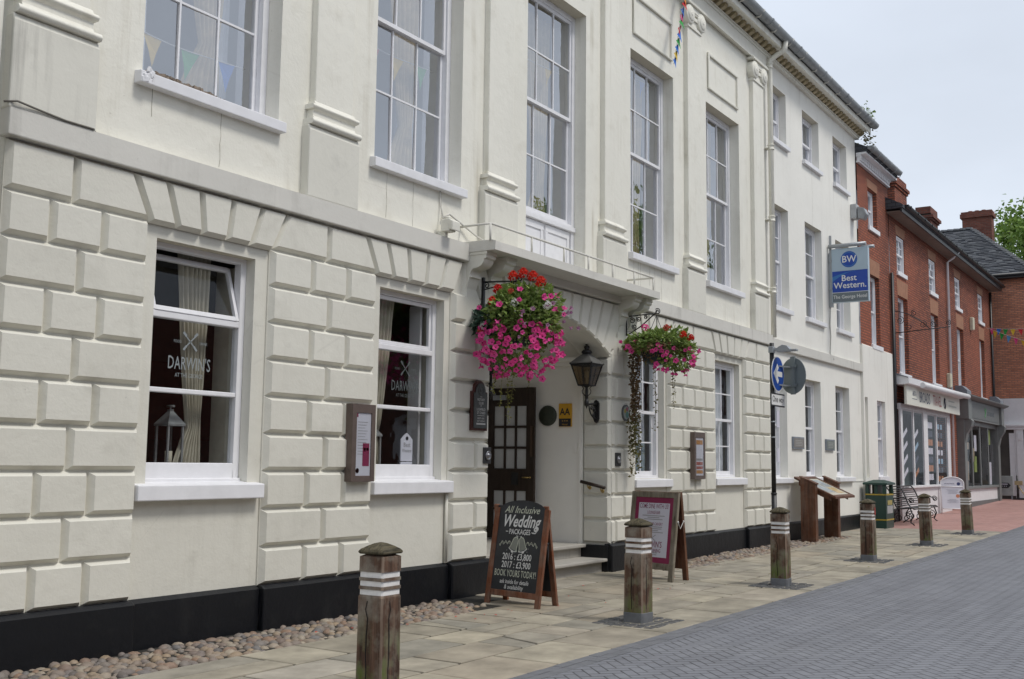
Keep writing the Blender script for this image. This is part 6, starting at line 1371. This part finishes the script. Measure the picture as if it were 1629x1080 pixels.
# ------------------------------------------------------------------ HANGING BASKETS
m_fol = M_island('basket_leaves', [(.14, .23, .05), (.25, .36, .085), (.34, .45, .12), (.19, .30, .07), (.40, .46, .20)], .6, .3, 20, 0, 1, .35, .25)
m_folb = M_island('blue_green_ivy', [(.035, .075, .05), (.05, .10, .065), (.03, .06, .035)], .5, .2, 20, 0, 1, .4, .15)
m_brownl = M_island('browned_creeper', [(.22, .13, .075), (.15, .09, .05), (.29, .19, .11), (.19, .15, .065)], .8, .3, 20, 0, 1, .2, .15)
m_olive = M_island('olive_creeper', [(.20, .19, .06), (.26, .24, .09), (.15, .15, .05), (.22, .15, .075)], .8, .3, 20, 0, 1, .2, .2)
m_lime = M_island('lime_trailer', [(.24, .25, .06), (.32, .30, .10), (.18, .22, .05)], .7, .2, 20, 0, 1, .2, .25)
def M_petal(n_, cols):
    t = NT(n_); r = t.n('ShaderNodeValToRGB'); t.l(t.n('ShaderNodeObjectInfo').outputs['Random'], r.inputs[0]); e = r.color_ramp.elements
    while len(e) < len(cols): e.new(.5)
    for i, c in enumerate(cols): e[i].position = i/max(1, len(cols)-1); e[i].color = (*c, 1)
    v = t.pos(obj=True); col = t.mix(t.rng(t.noise(v, 60, 3), .35, .7), sc3(cols[0], .78), r.outputs[0]); m = t.pbr(col, .65, 0, None, .2)
    p = [q for q in t.t.nodes if q.type == 'BSDF_PRINCIPLED'][0]; tr = t.n('ShaderNodeBsdfTranslucent'); t.l(col, tr.inputs[0]); ms = t.n('ShaderNodeMixShader'); ms.inputs[0].default_value = .35
    t.l(p.outputs[0], ms.inputs[1]); t.l(tr.outputs[0], ms.inputs[2]); t.l(ms.outputs[0], t.out.inputs[0]); return m
m_pink = M_petal('pink_petal', [(.92, .08, .36), (.98, .17, .50), (.94, .10, .38), (.97, .25, .56), (.86, .07, .36)]); m_pinkd = M_plain('dark_pink_throat', (.28, .012, .10), .7)
m_redp = M_petal('red_petal', [(.62, .018, .010), (.74, .05, .02), (.58, .012, .02)]); m_coral = M_petal('coral_petal', [(.62, .10, .08), (.70, .14, .10)]); m_whitep = M_petal('white_petal', [(.70, .70, .66), (.60, .62, .58)]); m_mauve = M_petal('mauve_petal', [(.42, .22, .36), (.50, .32, .40)])
m_bowl = M_plain('dark_teal_bowl', (.012, .03, .035), .45)
def leaf(mb, p, d, L_, rd, w=.36, fold=.15):
    s = d.cross(Vector((0, 0, 1))); s = s.normalized() if s.length > .05 else Vector((1, 0, 0)); s = Matrix.Rotation(rd.uniform(-1.1, 1.1), 3, d) @ s; up = d.cross(s)
    a = p+d*L_*.40; mb.add([p, a+s*L_*w+up*L_*fold, p+d*L_, a-s*L_*w+up*L_*fold, a+d*L_*.1], [(0, 1, 4), (1, 2, 4), (2, 3, 4), (3, 0, 4)])
def petunia_mesh():
    g = MB(); n = 20; rim = []; mid = []; inn = []
    for i in range(n):
        a = 2*math.pi*i/n; k = .88+.12*math.cos(5*a); rim.append((.05*k*math.cos(a), .05*k*math.sin(a)*(.9+.1*math.sin(a)), .004+.009*math.cos(5*a+1)+.006*math.cos(2*a))); mid.append((.026*math.cos(a), .026*math.sin(a), -.004)); inn.append((.009*math.cos(a), .009*math.sin(a), -.022))
    g.add(rim+mid, [(i, (i+1) % n, n+(i+1) % n, n+i) for i in range(n)], 0, True); g.add(mid+inn, [(i, (i+1) % n, n+(i+1) % n, n+i) for i in range(n)], 0, True); g.add(inn+[(0, 0, -.03)], [(i, (i+1) % n, n) for i in range(n)], 1, True)
    back = [(.006*math.cos(2*math.pi*i/6), .006*math.sin(2*math.pi*i/6), -.055) for i in range(6)]; g.add(inn[:0]+[(.010*math.cos(2*math.pi*i/6), .010*math.sin(2*math.pi*i/6), -.02) for i in range(6)]+back, [(i, (i+1) % 6, 6+(i+1) % 6, 6+i) for i in range(6)], 1, True)
    return g
def gera_mesh(seed):
    g = MB(); rd = random.Random(seed)
    for k in range(46):
        v = Vector((rd.gauss(0, 1), rd.gauss(0, 1), rd.gauss(.35, 1))).normalized(); c = v*rd.uniform(.05, .066); s = v.orthogonal().normalized(); t_ = v.cross(s); r = rd.uniform(.017, .023); pts = []
        for i in range(10): a = 2*math.pi*i/10; q = r*(1 if i % 2 == 0 else .6); pts.append(c+s*q*math.cos(a)+t_*q*math.sin(a)+v*(.004 if i % 2 == 0 else 0))
        g.add(pts+[c-v*.004], [(i, (i+1) % 10, 10) for i in range(10)], 0)
    g.tube([(0, 0, -.16), (0, .01, -.05)], .004, 5, 1); return g
_cache = {}
def bloom(kind, mats, mesher, par, p, d, s, rd):
    key = (kind, mats[0].name)
    if key not in _cache: o = mesher().build(kind, mats, None, recalc=False); _cache[key] = o.data
    else: o = bpy.data.objects.new(kind, _cache[key]); COL.objects.link(o)
    q = d.to_track_quat('Z', 'Y'); o.rotation_mode = 'QUATERNION'; o.rotation_quaternion = q; o.parent = par; o.location = p-Vector(par.location); o.scale = (s, s, s); return o
def foliage(par, name, m, c, rad, n, L_, rd, shell=.45, zlo=-1, bias=None, droop=.3, lump=3.0):
    g = MB(); k = 0; ph = [rd.uniform(0, 6.3) for _ in range(6)]
    while k < n:
        v = Vector((rd.gauss(0, 1), rd.gauss(0, 1), rd.gauss(0, 1))).normalized()
        if v.z < zlo: continue
        lum = .82+.18*math.sin(lump*v.x+ph[0])*math.sin(lump*v.y+ph[1])+.10*math.sin(5*v.z+ph[2]+3*v.x)
        r = (shell+(1-shell)*rd.random()**.45)*lum; p = c+Vector((v.x*rad[0], v.y*rad[1], v.z*rad[2]))*r
        d = (v+Vector((rd.gauss(0, .5), rd.gauss(0, .5), rd.gauss(-droop, .5)))).normalized(); leaf(g, p, d, L_*rd.uniform(.6, 1.3), rd); k += 1
    return g.build(name, m, par, recalc=False)
def strand(g, p0, length, L_, n, rd, spread=.02, sway=.03):
    ph = rd.uniform(0, 6)
    for k in range(n):
        t = rd.random(); p = p0+Vector((sway*math.sin(3*t+ph), sway*math.cos(2.3*t+ph), -length*t))+Vector((rd.gauss(0, spread), rd.gauss(0, spread), 0)); d = Vector((rd.gauss(0, 1), rd.gauss(0, 1), rd.gauss(-.6, .6))).normalized(); leaf(g, p, d, L_*rd.uniform(.7, 1.3), rd, .42)
    g.tube([p0+Vector((sway*math.sin(3*t+ph), sway*math.cos(2.3*t+ph), -length*t)) for t in [i/8 for i in range(9)]], .002, 4)
VIEW = Vector((-.80, -.55, -.15)).normalized()
def flowers(par, kind, mats, mesher, c, rad, n, zr, rd, sz, facing=.75, keep=None, mind=.07):
    pts = []; tries = 0
    while len(pts) < n and tries < 20000:
        tries += 1
        v = Vector((rd.gauss(0, 1), rd.gauss(0, 1), rd.gauss(0, 1))).normalized()
        if v.dot(VIEW) < -.35+rd.random()*.5: continue
        if not zr[0] < v.z < zr[1]: continue
        p = c+Vector((v.x*rad[0], v.y*rad[1], v.z*rad[2]))*rd.uniform(.90, 1.14)
        if keep and not keep(p): continue
        if p.y > 7.93 or any((p-q).length < mind for q in pts): continue
        pts.append(p); d = (v*(1-facing)+VIEW*facing*.6+Vector((rd.gauss(0, .3), rd.gauss(0, .3), rd.gauss(.05, .25)))).normalized(); bloom(kind, mats, mesher, par, p, d, sz*rd.uniform(.72, 1.18), rd)
def bowl(par, c, r, ztop):
    g = MB(); g.lathe([(.02, c.z-r*.75), (r*.55, c.z-r*.66), (r*.85, c.z-r*.35), (r, c.z+.02), (r*.96, c.z+.05), (r*.9, c.z+.02), (0, c.z)], (c.x, c.y, 0), 20); g.build('bowl', m_bowl, par)
    g = MB()
    for k in range(3): a = k*2.09+.4; g.tube([(c.x+r*math.cos(a), c.y+r*math.sin(a), c.z+.04), (c.x, c.y, ztop)], .005, 4)
    g.build('chain', m_iron, par)

rd = random.Random(21)
bk = thing('basket_bracket', (11.43, 8, 3.6), 'plain black iron basket bracket left of the entrance, under the canopy corner', 'bracket', 'basket brackets')
g = MB(); x = 11.43; g.box(x-.02, x+.02, 7.965, 8.0, 3.58, 4.06); g.tube([(x, 7.97, 4.0), (x, 7.46, 3.97)], .011, 6); g.tube([(x, 7.97, 3.90), (x, 7.46, 3.965)], .009, 6); g.tube([(x, 7.97, 3.66), (x, 7.86, 3.74), (x, 7.68, 3.88), (x, 7.50, 3.95)], .010, 6)
scroll(g, (x, 7.42, 4.0), .06, -1.5, 1.4, 'x', .010); scroll(g, (x, 7.93, 3.95), .04, 1, 1.2, 'x', .008); g.build('ironwork', m_iron, bk)
c1 = Vector((11.43, 7.40, 3.36)); hb = thing('hanging_basket', c1, 'large full hanging basket of pink petunias and red geraniums left of the entrance arch', 'hanging basket', 'hanging baskets')
bowl(hb, c1-Vector((0, 0, .05)), .26, 3.96)
foliage(hb, 'foliage', m_fol, c1+Vector((0, -.03, .15)), (.50, .52, .46), 3900, .078, rd, .35, -.8)
foliage(hb, 'lower_foliage', m_fol, c1+Vector((0, .02, -.18)), (.44, .46, .48), 1500, .06, rd, .4)
foliage(hb, 'ivy', m_folb, c1+Vector((-.22, .32, .10)), (.24, .30, .20), 420, .085, rd, .2)
flowers(hb, 'petunia', [m_pink, m_pinkd], petunia_mesh, c1+Vector((0, .02, -.20)), (.53, .54, .46), 86, (-.93, .50), rd, .98, mind=.075)
flowers(hb, 'petunia', [m_pink, m_pinkd], petunia_mesh, c1+Vector((0, -.03, .15)), (.55, .57, .46), 11, (-.1, .6), rd, .9, mind=.1)
mass = MB(); r5 = random.Random(77); pm = petunia_mesh()
while len(mass.f) < 60*len(pm.f):
    v = Vector((r5.gauss(0, 1), r5.gauss(0, 1), r5.gauss(0, 1))).normalized()
    if v.dot(VIEW) < -.2 or not -.93 < v.z < .45: continue
    p = c1+Vector((0, .02, -.20))+Vector((v.x*.5, v.y*.52, v.z*.44))*r5.uniform(.92, 1.12); d = (v*.4+VIEW*.4+Vector((r5.gauss(0, .35), r5.gauss(0, .35), r5.gauss(0, .3)))).normalized(); T_ = Matrix.Translation(p) @ d.to_track_quat('Z', 'Y').to_matrix().to_4x4() @ Matrix.Scale(r5.uniform(.65, 1.1), 4)
    if p.y > 7.92: continue
    o_ = len(mass.v); mass.v += [tuple(T_ @ Vector(q)) for q in pm.v]; mass.f += [[i+o_ for i in f] for f in pm.f]; mass.m += pm.m; mass.s += pm.s
tag(mass.build('petunia_mass', [M_island('petunia_mass_petals', [(.92, .08, .36), (.98, .17, .50), (.94, .12, .42), (.86, .07, .36)], .65, .1, 40, 0, 1, .2, .35), m_pinkd], hb, recalc=False), kind='stuff')
flowers(hb, 'faded_petunia', [m_mauve, m_pinkd], petunia_mesh, c1+Vector((.05, -.05, .05)), (.57, .60, .50), 14, (-.5, .4), rd, .7, keep=lambda p: p.y < 7.25)
for p in ((11.20, 7.60, 3.84), (11.30, 7.28, 4.03), (11.40, 7.20, 4.0), (11.30, 7.02, 3.90), (11.35, 7.47, 4.02), (11.02, 7.56, 3.66)): bloom('geranium', [m_redp, m_fol], lambda: gera_mesh(1), hb, Vector(p), Vector((-.3, -.2, .9)).normalized(), rd.uniform(.9, 1.2), rd)
for p in ((11.0, 7.22, 3.62), (11.15, 6.83, 3.58), (11.0, 7.68, 3.36)): bloom('geranium', [m_whitep, m_fol], lambda: gera_mesh(2), hb, Vector(p), Vector((-.7, -.4, .5)).normalized(), .85, rd)
for p in ((11.05, 7.30, 3.78), (11.02, 7.55, 3.66), (11.0, 7.72, 3.30)): bloom('geranium', [m_coral, m_fol], lambda: gera_mesh(3), hb, Vector(p), Vector((-.7, -.3, .5)).normalized(), .6, rd)
g = MB()
for a_, b_, l_ in ((-.25, .12, .75), (-.20, .02, .95), (-.05, .10, .7), (-.28, .22, .6), (.1, -.1, .5)): strand(g, c1+Vector((a_, b_, -.25)), l_, .032, 46, rd, .012)
g.build('trailing_stems', m_lime, hb, recalc=False)

bk = thing('basket_bracket', (15.55, 8, 3.7), 'scrolled black iron basket bracket right of the entrance arch', 'bracket', 'basket brackets')
g = MB(); x = 15.50; g.tube([(x, 7.98, 3.72), (x, 7.98, 4.05)], .012, 6); g.tube([(x, 7.98, 4.03), (x, 7.50, 4.05)], .010, 6); g.tube([(x, 7.98, 3.72), (x, 7.72, 3.86), (x, 7.46, 4.06), (x, 7.44, 4.10)], .010, 6)
for cc, r, s in (((x, 7.88, 3.96), .05, 1), ((x, 7.76, 3.98), .045, -1), ((x, 7.64, 4.0), .035, 1), ((x, 7.84, 3.86), .045, -1), ((x, 7.43, 4.08), .05, 1)): scroll(g, cc, r, .8, 1.5, 'x', .008, s)
g.build('ironwork', m_iron, bk)
c2 = Vector((15.52, 7.46, 3.44)); hb = thing('hanging_basket', c2, 'smaller hanging basket with a long browned creeper hanging down, right of the entrance arch', 'hanging basket', 'hanging baskets')
bowl(hb, c2-Vector((0, 0, .04)), .25, 4.02)
foliage(hb, 'foliage', m_fol, c2+Vector((0, -.04, .12)), (.50, .62, .27), 2500, .07, rd, .3, -.6)
foliage(hb, 'lower_foliage', m_fol, c2+Vector((-.02, -.36, -.10)), (.36, .34, .26), 800, .06, rd, .3)
foliage(hb, 'dry_foliage', m_brownl, c2+Vector((-.1, -.12, .02)), (.45, .48, .22), 500, .06, rd, .5)
kp = lambda p: p.y < 7.32
flowers(hb, 'petunia', [m_pink, m_pinkd], petunia_mesh, c2+Vector((0, -.12, -.12)), (.48, .52, .30), 38, (-.85, .6), rd, .9, keep=kp, mind=.06)
flowers(hb, 'petunia', [m_pink, m_pinkd], petunia_mesh, c2+Vector((0, -.05, .05)), (.55, .62, .2), 6, (-.4, .5), rd, .9, keep=lambda p: p.y > 7.6, mind=.08)
for p, m in (((15.40, 7.22, 3.80), m_coral), ((15.3, 7.55, 3.80), m_pink), ((15.35, 6.92, 3.66), m_redp), ((15.5, 6.86, 3.62), m_redp)): bloom('geranium', [m, m_fol], lambda: gera_mesh(4), hb, Vector(p), Vector((-.4, -.3, .8)).normalized(), .95, rd)
g = MB()
for k in range(9): strand(g, c2+Vector((rd.uniform(-.07, .05), .38+rd.uniform(-.05, .05), -.02)), rd.uniform(.85, 1.25), .048, 80, rd, .018, .02)
g.build('trailing_creeper', m_brownl, hb, recalc=False)
g = MB()
for k in range(9): strand(g, c2+Vector((rd.uniform(-.10, .06), .38+rd.uniform(-.06, .07), -.85-rd.uniform(0, .2))), rd.uniform(.5, 1.05), .045, 50, rd, .025, .03)
for a_, b_, l_ in ((0, .05, 1.1), (-.1, -.02, .8), (.05, -.28, .75), (0, -.34, .6)): strand(g, c2+Vector((a_, b_, -.15)), l_, .04, 30, rd, .014, .03)
g.build('thin_trails', m_olive, hb, recalc=False)

# weeds growing in the gutter at the end of the eaves
gw = thing('gutter_weed', (29.3, 7.55, 11.1), 'small green weed sprouting from the gutter end of the white wing', 'weed')
g = MB()
for k in range(26):
    p = Vector((28.9+rd.uniform(-.35, .4), 7.55+rd.gauss(0, .06), 11.08+abs(rd.gauss(0, .13)))); leaf(g, p, Vector((rd.gauss(0, 1), rd.gauss(0, 1), rd.gauss(.5, .6))).normalized(), .09, rd)
for k in range(6): g.tube([(28.9+k*.08-.2, 7.56, 11.0), (28.9+k*.1-.25, 7.53, 11.28)], .005, 4)
g.build('leaves', m_fol, gw, recalc=False)
gw = thing('gutter_weed', (29.6, 7.8, 10.7), 'tuft of weed hanging below the cornice corner of the white wing', 'weed')
g = MB()
for k in range(60): leaf(g, Vector((29.58+rd.gauss(0, .10), 7.80+rd.gauss(0, .1), 10.68+rd.gauss(0, .14))), Vector((rd.gauss(.6, .6), rd.gauss(-.4, .6), rd.gauss(-.2, .6))).normalized(), .09, rd)
g.tube([(29.5, 7.9, 10.72), (29.75, 7.7, 10.6), (29.95, 7.6, 10.45)], .005, 4); g.build('leaves', m_olive, gw, recalc=False)

# fallen petals and litter on the paving
g = MB()
for x, y, mi in [(rd.uniform(7.5, 10.4), rd.uniform(7.0, 7.3), 0) for _ in range(7)]+[(rd.uniform(9.2, 10.4), rd.uniform(6.6, 7.2), 1) for _ in range(6)]+[(rd.uniform(10.5, 13.5), rd.uniform(6.2, 7.6), 1) for _ in range(10)]+[(14.75, 6.9, 0), (14.8, 6.85, 0), (16.2, 5.9, 2), (18.4, 5.0, 2)]:
    z = .04 if (7.1 < y and x < 10.6) else .012; s = rd.uniform(.012, .03); a = rd.uniform(0, 6.3); c_, d_ = math.cos(a)*s, math.sin(a)*s
    g.add([(x-c_, y-d_, z), (x+d_*.7, y-c_*.7, z+.006), (x+c_, y+d_, z+.003), (x-d_*.7, y+c_*.7, z+.008)], [(0, 1, 2, 3)], mi)
tag(g.build('fallen_petals', [m_redp, m_coral, m_lime], recalc=False), 'red and coral fallen petals scattered on the cobbles and stone flags', 'petals', kind='stuff')
